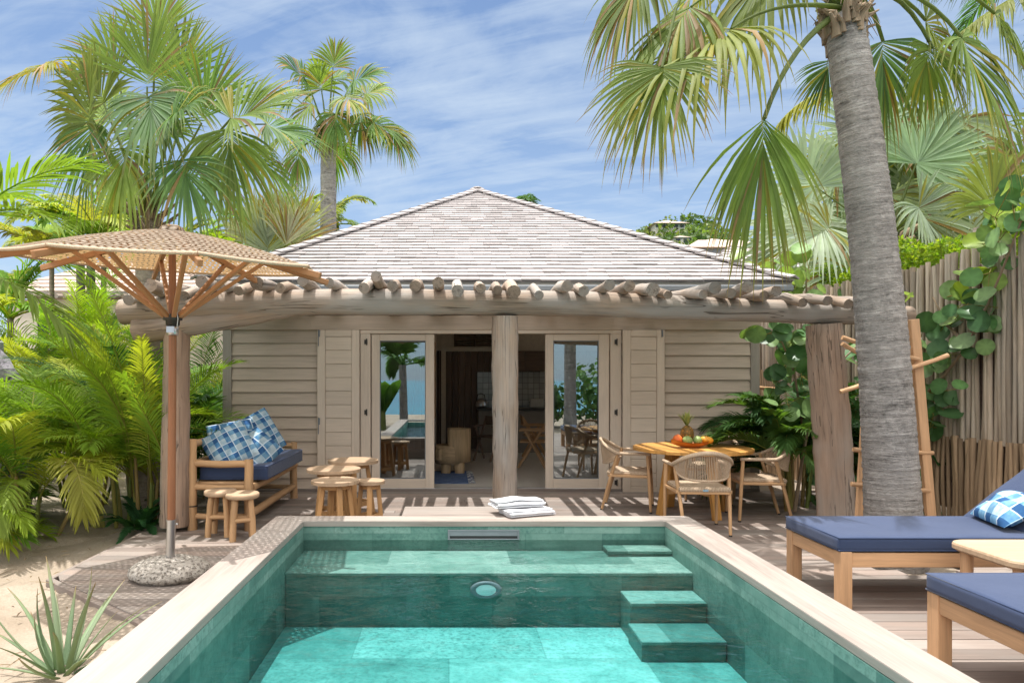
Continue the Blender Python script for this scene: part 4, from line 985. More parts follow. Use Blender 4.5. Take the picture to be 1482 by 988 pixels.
# ------------------------------------------------------------------ towels
def towel(loc,rz,lab,w,dp,lay,t,seed):
    m_=MB(); rg=np.random.default_rng(seed); pts=[]
    for q in range(lay):                 # one long cloth folded back and forth, rounded at every fold
        z=.006+q*t; d=dp/2*(1-.035*q); xs=np.linspace(-d,d,10)*(1 if q%2==0 else -1); pts+=[(x,z+.0015*math.sin(x*40+q)) for x in xs]
        if q<lay-1:
            sg=1 if q%2==0 else -1
            for a in np.linspace(-PI/2,PI/2,7)[1:-1]: pts.append((sg*(d+math.cos(a)*t*.75),z+t/2+math.sin(a)*t/2))
    prof=np.array(pts); n=22; xs=np.linspace(-w/2,w/2,n); V=[]; ph=rg.uniform(0,6,5)
    for x in xs:
        sag=.006*math.sin(x*13+ph[0])+.003*math.sin(x*29+ph[1])
        V.append(np.c_[x+.010*np.sin(prof[:,1]*90+ph[2])+.006*np.sin(prof[:,0]*25+ph[3]),prof[:,0]+.006*math.sin(x*11+ph[4]),np.clip(prof[:,1]*(1+.12*math.sin(x*8+ph[1]))+sag*prof[:,1]/(lay*t),.003,None)])
    V=np.concatenate(V); k_=len(prof); i=np.arange(n-1)[:,None]*k_; j=np.arange(k_-1)[None,:]
    m_.add(V,np.stack([i+j,i+k_+j,i+k_+j+1,i+j+1],-1).reshape(-1,4),None,.5,True); o=m_.build('towel',M['white']); o.location=loc; o.rotation_euler=(0,0,rz); tag(o,lab,'towel','white towels on the pool edge')
    so=o.modifiers.new('cloth','SOLIDIFY'); so.thickness=.008; so.offset=0
towel((.63,5.59,.406),.40,'white folded towel underneath, lying on the pale pool coping',.40,.22,4,.0135,1)
towel((.56,5.64,.464),.34,'white folded towel on top of the other, by the pool',.42,.18,4,.0145,2)
# ------------------------------------------------------------------ things inside the villa
lc=thing('log_armchair','carved tree trunk armchair standing on the blue rug inside the doorway','armchair',(.10,10.9,.03))
m_=MB(); V=[]; n=20; al=np.linspace(-1.9,1.9,n)
# hollowed trunk: curved back shell on the right, lower seat on the left
ro,ri=.245,.17; Z=[.0,.2,.45,.70]
def shell(a0,a1,z0,z1,mbb,ro_=ro,ri_=ri):
    th=np.linspace(a0,a1,16); v=[]
    for t in th:
        for (r_,zz) in ((ri_,z0),(ro_,z0),(ro_*1.01,z1),(ri_,z1)): v.append((r_*math.cos(t),r_*math.sin(t),zz))
    f=[[i*4+q,(i+1)*4+q,(i+1)*4+(q+1)%4,i*4+(q+1)%4] for i in range(15) for q in range(4)]; f+=[[0,1,2,3],[60,63,62,61]]
    mbb.add(v,f,np.array(v)[:,[2,0,1]]+3,.5,True)
shell(-2.1,2.1,.18,.70,m_); m_.build('backrest',M['carved'],lc)
m_=MB(); m_.lathe([(1e-5,.16),(.25,.16),(.255,.3),(.25,.42),(.235,.44),(1e-5,.43)],(-.08,0,0),24); m_.box((-.2,0,.3),(.22,.42,.26),None,.05); m_.build('seat',M['carved'],lc)
for a in (-.9,.9,2.3,-2.3): m_=MB(); m_.log((.17*math.cos(a)-.04,.17*math.sin(a),0),(.15*math.cos(a)-.04,.15*math.sin(a),.2),.075,.085,0,12,4); m_.build('leg',M['carved'],lc)
rg=thing('rug','blue woven rug with a fringed end on the floor inside the doorway','rug',(-.1,10.35,.03))
m_=MB(); m_.box((0,0,.006),(.75,1.3,.010),None,.002); m_.build('weave',M['rug'],rg)
m_=MB()
for q in range(120): y=-.64+q*.0107; m_.tube([(.375,y,.008),(.40+ru(0,.03),y+ru(-.01,.01),.02),(.43+ru(0,.05),y+ru(-.02,.02),.006)],.004,4,False,col=np.array(random.choice([(.05,.07,.15),(.6,.6,.65)])))
m_.build('fringe',M['leafw'],rg)
def xchair(loc,rz,lab,mat):
    r=thing('folding_chair',lab,'chair',loc,rz,'chairs inside the villa')
    for sx in (-1,1):
        for (a,b_) in (((sx*.2,-.22,0),(sx*.2,.12,.62)),((sx*.17,.24,0),(sx*.17,-.26,.80))): m_=MB(); m_.beam(a,b_,.03,.04); m_.build('leg',M[mat],r)
        m_=MB(); m_.beam((sx*.2,-.25,.63),(sx*.2,.22,.63),.04,.03); m_.build('armrest',M[mat],r)
    m_=MB(); m_.rbox((0,0,.44),(.42,.42,.03),.012); m_.build('seat',M[mat],r)
    m_=MB(); m_.rbox((0,-.235,.72),(.40,.03,.16),.012,rotm(.2,0,0)); m_.build('backrest',M[mat],r); return r
x1_=xchair((1.42,11.6,.028),PI/2*.9,'pale wooden chair with crossed legs inside the doorway, right of the post','palewood')
x2=copy_tree(x1_,(1.62,12.9,.028),-PI/2,'pale wooden crossed leg chair deeper inside the room, by the kitchen unit','chairs inside the villa')
xchair((.72,12.6,.028),2.6,'dark slim chair in the shade in front of the dark panelling','panel')
kt=thing('kettle','rounded steel kettle on the kitchen worktop','kettle',(.66,14.15,.926))
m_=MB(); m_.lathe([(1e-5,0),(.10,0),(.115,.05),(.10,.13),(.06,.18),(.02,.2),(1e-5,.2)],(0,0,0),20); m_.tube([(.1,0,.08),(.16,0,.15)],[.02,.012],8); m_.build('body',M['steel'],kt)
m_=MB(); m_.tube([(-.09,0,.15),(-.07,0,.27),(0,0,.30),(.07,0,.27),(.09,0,.15)],.009,8); m_.build('handle',M['black'],kt)
to=thing('toaster','small white toaster on the kitchen worktop at the right','toaster',(1.80,14.1,.926))
m_=MB(); m_.rbox((0,0,.1),(.28,.17,.19),.03); m_.build('body',M['paint_white'],to)
m_=MB(); m_.box((0,.03,.195),(.2,.025,.006)); m_.box((0,-.03,.195),(.2,.025,.006)); m_.box((-.145,0,.12),(.012,.03,.02)); m_.build('slots',M['black'],to)
fr=thing('picture_frame','tall thin gold framed panel on the inner partition','picture',(-.25,11.4,1.5))
m_=MB(); m_.box((0,0,0),(.015,.5,1.2)); m_.build('panel',M['dim'],fr)
m_=MB(); 
for y in (-.26,.26): m_.box((.005,y,0),(.03,.03,1.24))
for z_ in (-.61,.61): m_.box((.005,0,z_),(.03,.55,.03))
m_.build('frame',M['teak'],fr)
# ------------------------------------------------------------------ fence and other boundaries
fc=thing('stick_fence','tall grey stick fence in two tiers running along the right side of the garden','fence',(5.4,9,0))
def sticks(y0,y1,z0,z1f,x,mat,name,pitch=.060,lean=0,r=(.020,.034)):
    m_=MB(); y=y0
    while y<y1:
        rr=ru(*r); z1=z1f(y); a=ru(-.02,.02); b_=ru(-.03,.03); zz=np.linspace(z0,z1,6); t=np.linspace(0,1,6)
        pts=np.c_[x+lean*t+np.sin(t*PI*ru(.8,1.6))*ru(-.02,.02)+ru(-.012,.012),y+np.sin(t*PI)*a+b_*t,zz]
        m_.tube(pts,rr*(1+RNG.uniform(-.08,.08,6)),7,True,True); y+=pitch*ru(.85,1.15)
    return wp(m_,name,M[mat],fc)
sticks(5.2,13.2,.86,lambda y:2.83+ru(-.05,.05)+.05*math.sin(y*1.3),5.42,'stick','upper_tier')
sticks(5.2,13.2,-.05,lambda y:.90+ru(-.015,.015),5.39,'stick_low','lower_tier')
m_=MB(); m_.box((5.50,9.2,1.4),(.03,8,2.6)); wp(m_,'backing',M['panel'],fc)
ss=thing('reed_screen','low slanted reed screen with a pole along it, between the villa and the stick fence','screen',(4.75,11.0,0))
m_=MB()
for q in range(34): x=4.3+q*.031; m_.tube([(x+ru(-.01,.01),10.9,0),(x+.01,11.1,ru(1.72,1.80)+.10*math.sin(q*.2))],.013,6)
wp(m_,'reeds',M['stick_low'],ss)
m_=MB(); m_.log((4.3,10.85,1.42),(5.3,10.8,1.36),.03,.026,.01); m_.log((4.3,10.8,.7),(5.3,10.8,.7),.03); wp(m_,'rail',M['palewood'],ss)
ld=thing('wooden_ladder','pale rustic wooden ladder with poking rungs standing behind the big palm trunk','ladder',(4.0,6.35,0))
LW=lambda m_,n: wp(m_,n,M['lounger_wood'],ld)
la,lb=P(1350,770,6.35),P(1322,462,6.35); ra,rb=P(1243,770,6.35),P(1262,470,6.35); la[2]=ra[2]=0
for (a,b_) in ((la,lb),(ra,rb)): m_=MB(); m_.beam(a,b_,.085,.045,up=(0,-1,0)); LW(m_,'rail')
for (p,q) in ((P(1219,488,6.35),P(1330,520,6.3)),(P(1219,497,6.4),P(1335,560,6.4)),(P(1216,567,6.32),P(1372,514,6.3)),(P(1235,650,6.32),P(1350,655,6.34)),(P(1232,700,6.3),P(1345,710,6.3))): m_=MB(); m_.log(p,q,.022,.02,.01,8); LW(m_,'rung')
rk=thing('stone_wall','grey rough stonework wall among the palms at the left edge','wall',(-6.0,7.7,0))
m_=MB(); a=np.linspace(0,1,24); V=[]
for i,u in enumerate(np.linspace(0,1,26)):
    for j,v_ in enumerate(np.linspace(0,1,16)):
        x=-7.3+2.68*u; h=2.36-.9*max(0,u-.62)**1.3*4 ; V.append((x+ru(-.02,.02),7.55+.25*v_+ru(-.03,.03),v_*h-.1))
m_.add(V,[[i*16+j,(i+1)*16+j,(i+1)*16+j+1,i*16+j+1] for i in range(25) for j in range(15)],None,.5,False)
m_.box((-6.3,8.05,1.0),(1.9,.5,2.1),None,.1); wp(m_,'stones',M['rock'],rk)
# ------------------------------------------------------------------ neighbouring buildings and the hill
nb=thing('neighbour_roof','white shingled hip roof of the next villa showing beyond the right end of the roof','building',(8.3,20,0))
m_=MB(); c=[(5.2,16.2,3.55),(10.8,16.2,3.55),(10.8,22,3.55),(5.2,22,3.55)]
for k_ in range(4): roof_face(m_,c[k_],c[(k_+1)%4],(8.0,19.2,5.3),.19,.02,.25,.45)
wp(m_,'roof',M['shingle'],nb); m_=MB(); m_.box((8,19.1,1.75),(5.0,5.2,3.5)); wp(m_,'wall',M['facade'],nb)
nl=thing('neighbour_cottage','brown roofed cottage with dark windows behind the left hedge of palms','building',(-9,17.5,0))
m_=MB(); c=[(-10.6,15.9,3.55),(-5.6,15.9,3.55),(-5.6,20.4,3.55),(-10.6,20.4,3.55)]
for k_ in range(4): roof_face(m_,c[k_],c[(k_+1)%4],(-7.9,18.2,5.0),.22,.02,.3,.5)
rf=wp(m_,'roof',M['brownshingle'],nl); m_=MB(); m_.box((-8.1,15.87,3.50),(5.0,.06,.12)); 
for q in range(26): m_.tube([(-10.5+q*.19,15.6,3.42),(-10.5+q*.19,16.1,3.47)],.05,8)
m_.build('eave_logs',M['log'],rf)
m_=MB(); m_.box((-8.1,18.1,1.7),(4.5,4.0,3.4)); wp(m_,'wall',M['cream'],nl)
for x in (-9.3,-8.2,-6.9): m_=MB(); m_.box((x,16.07,2.55),(.75,.05,.9)); wp(m_,'window',M['dim'],nl)
# hill with scrub, villas
gx=np.linspace(10,150,46); gy=np.linspace(97,220,24); X,Y=np.meshgrid(gx,gy,indexing='ij')
H=np.exp(-((X-57)/42)**2)*41*np.clip((Y-95)/75,0,1)**.8+1.2*np.sin(X*.17)*np.sin(Y*.13+1)+.6*np.sin(X*.43+Y*.3)
m_=MB(); i=np.arange(45)[:,None]*24; j=np.arange(23)[None,:]; m_.add(np.stack([X,Y,H-1],-1).reshape(-1,3),np.stack([i+j,i+24+j,i+25+j,i+j+1],-1).reshape(-1,4),None,.5,True); tag(m_.build('hill',M['hill']),kind='structure')
def hz(x,y): return math.exp(-((x-57)/42)**2)*41*min(max((y-95)/75,0),1)**.8+1.2*math.sin(x*.17)*math.sin(y*.13+1)+.6*math.sin(x*.43+y*.3)-1
m_=MB()
for q in range(900):
    x,y=ru(25,95),ru(112,176); r=ru(.8,2.2); z_=hz(x,y); n=26; d=nrmr(RNG.normal(size=(n,3))); m_.leafcloud(vec(x,y,z_+r*.4)+d*r*vec(1,1,.75),r*.55,np.array(random.choice([(.07,.12,.03),(.10,.16,.04),(.05,.09,.025),(.14,.17,.06)])),.7)
tag(m_.build('hillside_scrub',M['hedgeleaf']),kind='stuff')
def hillhouse(px,py,d,w,h,lab,nw=3):
    w*=.72; p=P(px,py,d); p[2]=hz(p[0],p[1])+.3; r=thing('hillside_house',lab,'house',p,0,'houses on the far hill')
    m_=MB(); m_.box((0,0,h/2-1),(w,w*.8,h+2),None,.02); m_.build('wall',M['cream'],r)
    m_=MB(); e=w*.6; a=vec(0,0,h+w*.22); V=[(-e,-e,h),(e,-e,h),(e,e,h),(-e,e,h),a]; m_.add(V,[[0,1,4],[1,2,4],[2,3,4],[3,0,4],[3,2,1,0]]); m_.build('roof',M['brownshingle'],r)
    m_=MB()
    for q in range(nw): m_.box((-w/2+(q+.5)*w/nw,-w*.4-.02,h*.55),(w/nw*.6,.06,h*.6),None,.01)
    m_.build('window',M['dim'],r)
hillhouse(1030,341,140,7.5,2.4,'largest white house on the far hill, next to the drooping palm leaf')
hillhouse(984,336,150,4.6,1.5,'small white roofed house on the hill, left of the largest one',2)
hillhouse(962,338,145,3.6,1.5,'white roofed hut on the hill, second from the left',2)
hillhouse(964,331,165,10,1.0,'long low white house on the crest of the hill',5)
hillhouse(937,341,140,2.8,1.2,'pale grey hut lowest on the hill, just above the roof hip',1)
gb=thing('grey_shed_roof','low grey brown roof behind the right roof hip, under the palm leaf','building',P(1040,372,30))
m_=MB(); m_.box((0,0,-2.2),(3.4,3,4.6),None,.02); m_.build('wall',M['gutter'],gb); m_=MB(); V=[(-2.0,-1.8,.1),(2.0,-1.8,.1),(2.0,1.8,.1),(-2.0,1.8,.1),(-.9,0,.75),(.9,0,.75)]; m_.add(V,[[0,1,5,4],[2,3,4,5],[1,2,5],[3,0,4],[3,2,1,0]]); m_.build('roof',M['brownshingle'],gb)

# ------------------------------------------------------------------ palms
GR=np.array([(.12,.22,.045),(.16,.26,.05),(.10,.19,.055),(.20,.28,.055)])
def trunk(m_,a,b_,r0,r1,n=22,rings=60,bend=(0,0,0),amp=.03,flare=.25):
    t=np.linspace(0,1,rings*3); a=vec(*a); b_=vec(*b_); pts=a+np.outer(t,b_-a)+np.outer(np.sin(t*PI),vec(*bend))
    rn=np.interp(t,np.linspace(0,1,rings),RNG.normal(0,1,rings)); r=(r0+(r1-r0)*t)*(1+amp*.3*np.sin(t*2*PI*rings+np.sin(t*40)*.8)*.5+amp*.35*rn)*(1+flare*np.exp(-t*14)); m_.tube(pts,r*(1+RNG.normal(0,.008,len(t))),n,True,True,.5,jit=.025)
def boots(m_,c,r,n,ln,up=.5,col=None):
    for q in range(n):
        a=q*2.4+ru(-.3,.3); f=vec(math.cos(a),math.sin(a),0); p=vec(*c)+f*r*.85+vec(0,0,ru(-.18,.12)); e=p+f*ln*ru(.5,1)+vec(0,0,ln*ru(up-.4,up+.5)); m_.tube([p-vec(0,0,.08),p+vec(0,0,.02)+f*.02,e],[r*.45,r*.36,r*.12],6,True,True,flat=.4)
def fanpalm(name,label,base,top,r0,r1,leaves,trk='trunk',rings=60,bend=(0,0,0),group=None,bn=(22,.22),cat='palm tree',flare=.25):
    root=thing(name,label,cat,(base[0],base[1],base[2]),0,group); off=Vector(root.location)
    def W(m_,n,mat): o=m_.build(n,M[mat],root); o.location=-off; return o
    m_=MB(); trunk(m_,base,top,r0,r1,22,rings,bend,flare=flare); W(m_,'trunk',trk)
    m_=MB(); boots(m_,top,r1,bn[0],bn[1]); 
    for q in range(40): a=ru(0,6.28); f=vec(math.cos(a),math.sin(a),0)*r1*ru(.8,1.1); p=vec(*top)+f+vec(0,0,ru(-.1,.25)); m_.tube([p,p+f*.6+vec(0,0,ru(-.3,.3))],[.006,.002],4,False)
    W(m_,'leaf_bases','fibre')
    m_=MB()
    for L in leaves:
        hub,tipd,up,R=np.array(L['hub'],float),vec(*L['dir']),vec(*L.get('up',(0,-.3,1))),L['R']
        st=vec(*top)+vec(ru(-.3,.3)*r1,ru(-.3,.3)*r1,.05) if 'from_' not in L else np.array(L['from_'],float)
        m_.petiole(st,hub,0,L.get('pr',.026),(.17,.21,.075),6,L.get('bend',(0,0,.0)))
        c=GR[random.randrange(4)]*L.get('k',1.0); c=np.array(L['col']) if 'col' in L else c
        m_.fan(hub,tipd,up,R,L.get('n',44),L.get('A',2.1),L.get('fold',.25),L.get('droop',.7),c,L.get('tip',(.22,.19,.06)),L.get('costa',.22),1.0,L.get('dead',.06),L.get('hang'))
    W(m_,'crown','leaf'); return root
def rleaf(top,az,el,pl,R,**k):
    d=vec(math.cos(el)*math.cos(az),math.cos(el)*math.sin(az),math.sin(el)); hub=vec(*top)+d*pl+vec(0,0,-.15*pl*math.cos(el)**2)
    e2=el-.35-ru(0,.5); dd=vec(math.cos(e2)*math.cos(az),math.cos(e2)*math.sin(az),math.sin(e2)); u=vec(-math.sin(e2)*math.cos(az),-math.sin(e2)*math.sin(az),math.cos(e2))
    return dict(hub=hub,dir=dd,up=u,R=R,bend=(0,0,.12*pl),**k)
# left fan palm behind the parasol
d=7.9; top=P(214,318,d); tl=[]
def PL(px,py,dd,tx_,ty_,tdd,Rpx,dep=d,**k):     # leaf hub and the point its midrib aims at
    h=P(px,py,dep+dd); t=P(tx_,ty_,dep+dd+tdd); return dict(hub=h,dir=nrm(t-h),R=Rpx*(dep+dd)/F,**k)
YL=(.22,.22,.035); OL=(.16,.23,.055); BL=(.10,.175,.07)
tl+=[PL(126,178,-.5,120,60,-.1,118,droop=.55,up=(-.6,-.8,.2),A=1.9,col=(.15,.19,.05),dead=.12),
 PL(128,182,-.5,118,300,-.1,112,droop=.8,up=(-.4,-.9,.3),A=1.5),
 PL(72,92,-.3,-10,110,0,95,droop=1.0,up=(-.3,-.6,.9),A=2.2,col=(.17,.18,.05),dead=.35,bend=(-.1,0,.25)),
 PL(213,126,.1,203,-20,0,128,droop=.25,up=(.1,-1,.15),A=1.15,fold=.15),
 PL(215,140,-.6,222,230,-.5,112,droop=.9,up=(0,-.9,.5),A=2.2,col=BL),
 PL(292,178,.0,318,40,0,122,droop=.3,up=(.2,-1,.2),A=1.0),
 PL(334,172,-.3,440,110,0,120,droop=.5,up=(.1,-.7,.7),A=1.8,col=OL),
 PL(330,185,-.4,345,310,0,125,droop=.8,up=(.4,-.9,.3),A=1.4,col=OL),
 PL(262,232,-.7,300,330,-.2,105,droop=.9,up=(.3,-.9,.3),A=1.6),
 PL(170,110,.3,120,20,.2,110,droop=.35,up=(-.2,-1,.3),A=1.3),
 PL(258,120,.4,262,0,.2,118,droop=.3,up=(0,-1,.2),A=1.3,col=OL),
 PL(178,215,-.7,170,320,-.2,105,droop=1.0,up=(-.1,-1,.3),A=1.7),
 PL(250,165,-.8,300,120,-.3,90,droop=.8,up=(.1,-.8,.6),A=2.0),
 PL(360,215,.2,420,260,.1,100,droop=.9,up=(.4,-.5,.8),A=1.9,bend=(0,0,.3)),
 PL(110,215,.5,40,250,.2,95,droop=1.0,up=(-.4,-.5,.8),A=1.8,bend=(0,0,.3),col=OL),
 PL(230,190,.9,240,100,.6,110,droop=.6,up=(0,-1,.6),A=2.2),
 PL(300,240,.7,350,290,.4,100,droop=1.0,up=(.3,-.6,.6),A=2.0),
 PL(150,150,.2,90,60,.1,105,7.9,droop=.5,up=(-.4,-.9,.4),A=1.7,col=(.17,.21,.055)),PL(225,60,.6,230,-60,.2,110,7.9,droop=.3,up=(0,-1,.3),A=1.3),PL(385,180,.5,450,190,.2,100,7.9,droop=.8,up=(.4,-.6,.8),A=1.9,bend=(0,0,.3)),PL(270,150,.8,330,90,.4,105,7.9,droop=.6,up=(.1,-1,.5),A=2.0),
 PL(160,170,.9,110,130,.5,105,droop=.7,up=(-.3,-1,.6),A=2.1)]
for L in tl: L['droop']*=.72
fanpalm('fan_palm','broad fan palm with many long leaf stalks rising behind the woven parasol',(top[0]-.02,d,-.1),top,.15,.13,tl,'trunk_far',40,bn=(26,.28))
# tall fan palm by the roof's left hip
d=14.0; top=P(475,208,d); tl=[]
for (px,py,tx_,ty_,R,dr,A) in ((440,112,415,85,62,.6,2.1),(482,98,486,60,58,.4,1.5),(512,116,550,95,66,.6,2.0),(540,178,600,190,68,.7,1.9),(566,190,605,230,58,.9,1.5),(485,165,482,230,60,1.0,2.2),(432,220,425,268,58,1.1,1.3),(520,165,540,220,62,1.0,1.8),(450,150,420,170,60,.9,2.0),(465,130,455,80,58,.5,1.8),(500,140,520,150,60,.8,2.2),(475,175,450,215,50,1.1,1.6)):
    tl.append(PL(px,py,ru(-.7,.5),tx_,ty_,ru(-.4,.1),R,14.0,droop=dr,A=A,up=((tx_-px)*.004,-.7,.6),dead=.14,pr=.03,n=36,col=GR[random.randrange(4)]*.9))
for q in range(8):
    a=ru(0,6.28); tl.append(PL(478+60*math.cos(a),165+50*math.sin(a),ru(.2,1.2),478+110*math.cos(a),165+90*math.sin(a),ru(0,.5),ru(50,66),14.0,droop=ru(.5,1),A=2.0,up=(math.cos(a)*.3,-.6,.7),n=34,dead=.05))
for L in tl: L['bend']=(0,0,.12); L['R']*=.88
b_=P(469,520,d); fanpalm('fan_palm','tall slender fan palm rising above the left slope of the villa roof',(b_[0],d,-.1),top,.19,.155,tl,'trunk',70,(.03,0,0),bn=(20,.3))
# big palm in the deck, right
d=5.82; top=P(1222,25,d); base=P(1297,838,d); base[2]=-.14
tl=[PL(1058,42,-.3,960,70,-.1,205,d,droop=1.0,up=(-.3,-.5,.9),A=2.0,costa=.3,col=(.19,.22,.045),dead=.12,bend=(-.05,0,.10),n=54),
 PL(958,98,-.5,925,225,-.1,150,d,droop=.55,up=(-.5,-.9,.3),A=1.9,col=(.16,.22,.05),dead=.08,bend=(-.2,0,.9),n=64,costa=.1,tip=(.26,.13,.1)),
 PL(1106,172,-.25,1092,350,-.1,185,d,droop=.5,up=(-.5,-.9,.2),A=1.45,col=(.15,.23,.045),dead=.07,pr=.04,bend=(-.06,0,.10),n=58,costa=.25,tip=(.25,.15,.07),hang=1.25),
 PL(1392,55,-.1,1470,150,-.1,170,d,droop=.75,up=(.3,-.8,.6),A=2.2,col=(.16,.23,.05),dead=.06,hang=.45,bend=(0,0,.25),n=54),
 PL(1350,70,.2,1320,170,0,92,d,droop=.8,up=(.2,-.9,.4),A=1.8,col=(.17,.24,.05),dead=.05,bend=(0,0,.3)),
 PL(1278,60,.35,1300,190,.1,120,d,droop=.7,up=(.1,-1,.3),A=1.6,col=BL,bend=(0,0,.2)),
 PL(1205,85,.4,1180,140,.1,70,d,droop=.5,up=(-.2,-1,.3),A=1.2,col=BL),
 PL(1000,10,-.2,940,60,-.1,140,d,droop=.9,up=(-.4,-.7,.7),A=2.0,col=(.16,.22,.05),dead=.1,bend=(0,0,.3),hang=.8),PL(930,-40,0,880,20,0,130,d,droop=.8,up=(-.4,-.7,.7),A=1.8,col=(.13,.18,.05),dead=.1,bend=(0,0,.3),hang=.8),
 PL(1340,30,.5,1400,110,.2,140,d,droop=.8,up=(.2,-.9,.6),A=2.1,col=(.17,.21,.05),dead=.1,bend=(0,0,.2)),PL(1440,20,.4,1500,90,.2,150,d,droop=.9,up=(.2,-.8,.6),A=2.1,col=(.14,.19,.05),dead=.1,bend=(0,0,.3)),
 PL(1010,-20,.4,930,60,.3,160,d,droop=1.0,up=(-.3,-.5,.9),A=2.0,col=(.17,.21,.05),dead=.12,bend=(0,0,.3)),
 PL(1120,-60,.3,1060,20,0,150,d,droop=1.0,up=(-.2,-.6,.9),A=2.2,col=(.15,.19,.05),bend=(0,0,.1)),
 PL(1190,-110,-.5,1180,-250,-.5,150,d,droop=.5,up=(0,-1,.6),A=2.0),PL(1300,-120,.5,1360,-230,.3,150,d,droop=.6,up=(.2,-.3,.9),A=2.1),PL(1250,-140,1.2,1260,-230,1.0,150,d,droop=.6,up=(0,.3,.9),A=2.1)]
fanpalm('leaning_palm','big leaning palm with a ringed grey trunk growing through a hole in the deck',base,top,.220,.152,tl,'trunk',110,(.07,0,0),bn=(38,.13),flare=.10)
# silver fan palms beyond the fence
SV=(.30,.37,.28); SV2=(.37,.43,.34)
tl=[PL(1326,237,0,1420,165,.2,140,10.6,droop=.12,up=(-.1,-1,.4),A=2.4,col=(.24,.34,.20),n=60,costa=.05,dead=0,fold=.1,pr=.035,tip=(.25,.3,.2)),
 PL(1180,270,.5,1130,200,.2,115,10.6,droop=.3,up=(-.2,-1,.3),A=2.2,col=SV,n=50,dead=.04,fold=.3,tip=SV2),
 PL(1200,330,-.3,1150,350,-.2,100,10.6,droop=.6,up=(-.3,-1,.3),A=2.2,col=SV2,n=46,dead=.05,fold=.4,tip=SV2),
 PL(1330,300,-.4,1380,350,-.1,120,10.6,droop=.4,up=(.2,-1,.4),A=2.3,col=SV,n=50,dead=.04,fold=.35,tip=SV2),
 PL(1290,280,.4,1300,370,.1,100,10.6,droop=.7,up=(0,-1,.3),A=2.2,col=SV2,n=44,dead=.05,fold=.4,tip=SV2),
 PL(1250,200,.9,1240,130,.3,120,10.6,droop=.3,up=(0,-1,.4),A=2.3,col=SV,n=50,dead=.03,fold=.3,tip=SV2),
 PL(1390,280,.6,1450,250,.3,110,10.6,droop=.4,up=(.2,-1,.4),A=2.2,col=SV,n=46,dead=.05,fold=.35,tip=SV2),
 PL(1235,390,-.2,1180,420,-.2,95,10.6,droop=.6,up=(-.2,-1,.4),A=2.0,col=SV,n=44,dead=.05,fold=.3,tip=SV2),
 PL(1400,340,.2,1450,390,.1,95,10.6,droop=.6,up=(.2,-1,.4),A=2.0,col=SV2,n=44,dead=.05,fold=.3,tip=SV2)]
for q in range(26):
    tl.append(PL(ru(1150,1460),ru(170,380),ru(.6,2.4),1290+ru(-200,200),ru(80,420),.3,ru(85,130),10.6,droop=ru(.2,.7),up=(ru(-.3,.3),-1,.4),A=2.2,col=random.choice([SV,SV2,(.17,.24,.14)]),n=40,dead=.06,fold=ru(.1,.4),tip=SV2))
top=P(1285,350,10.8); fanpalm('silver_palm','pale silver green fan palm spreading behind the stick fence',(top[0],10.8,-.1),top,.26,.22,tl,'trunk_far',30,bn=(20,.4))
tl=[PL(1432,300,-.2,1470,215,0,110,8.6,droop=.4,up=(-.1,-1,.4),A=2.2,col=(.21,.25,.05),n=46,dead=.03,tip=(.3,.28,.1)),PL(1470,330,.1,1540,330,0,110,8.6,droop=.6,up=(.2,-1,.4),A=2.2,col=(.18,.23,.05),n=46),PL(1500,250,.3,1440,200,.1,100,8.6,droop=.6,up=(-.2,-1,.4),A=2.2,col=OL,n=46),PL(1520,190,.5,1540,110,.1,100,8.6,droop=.5,up=(0,-1,.4),A=2.2,col=OL,n=46),PL(1480,280,.8,1460,330,.1,100,8.6,droop=.5,up=(0,-1,.4),A=2.2,col=OL,n=46)]
top=P(1500,390,8.9); fanpalm('fan_palm','yellow green fan palm behind the right end of the stick fence',(top[0],8.9,-.1),top,.2,.17,tl,'trunk_far',30)
# grey green fan clump behind the parasol's right side
tl=[]
d=11.5
for q in range(12):
    px=ru(335,430); tl.append(PL(px,ru(345,375),ru(-.6,.6),px+(px-385)*.7,ru(250,290),0,ru(62,92),d,droop=ru(.1,.4),up=(0,-1,.25),A=ru(.8,1.2),col=random.choice([(.28,.33,.23),(.33,.37,.26),(.40,.39,.29)]),n=30,dead=.1,fold=.2))
top=P(385,420,d); fanpalm('silver_palm','dusty grey fan palm with upright leaves between the parasol and the villa roof',(top[0],d,-.1),top,.2,.18,tl,'trunk_far',24)
# feather palms
def feather(name,label,base,top,r0,r1,fronds,mat='leaf',group=None,cat='palm tree',trk='trunk_far',bend=(0,0,0),rings=40):
    root=thing(name,label,cat,base,0,group); off=Vector(root.location)
    def W(m_,n,mt): o=m_.build(n,M[mt],root); o.location=-off
    if r0: m_=MB(); trunk(m_,base,top,r0,r1,14,rings,bend); W(m_,'trunk',trk)
    m_=MB()
    for f in fronds: m_.pinnate(**f)
    W(m_,'crown',mat); return root
def crown(top,n,L,el=(.2,1.35),bend=(1.1,1.9),ll=.5,w=.02,cols=None,nl=34,vee=.35,droop=.5,az=None,rr=.02):
    out=[]
    for q in range(n):
        a=q*2.399+ru(-.3,.3) if az is None else ru(*az); e=el[0]+(el[1]-el[0])*((q*.618)%1)
        out.append(dict(base=vec(*top)+vec(ru(-.05,.05),ru(-.05,.05),0),az=a,el=e,L=L*ru(.8,1.1),bend=ru(*bend),n=nl,ll=ll,w=w,col=np.array(random.choice(cols)),vee=vee,droop=droop,rr=rr,side=ru(-.3,.3),twist=ru(-.3,.3)))
    return out
YG=[(.23,.33,.03),(.18,.29,.03),(.29,.33,.035),(.13,.25,.03)]; DG=[(.05,.12,.03),(.07,.15,.035),(.04,.10,.03)]; CY=[(.25,.25,.04),(.18,.22,.04),(.12,.18,.04)]
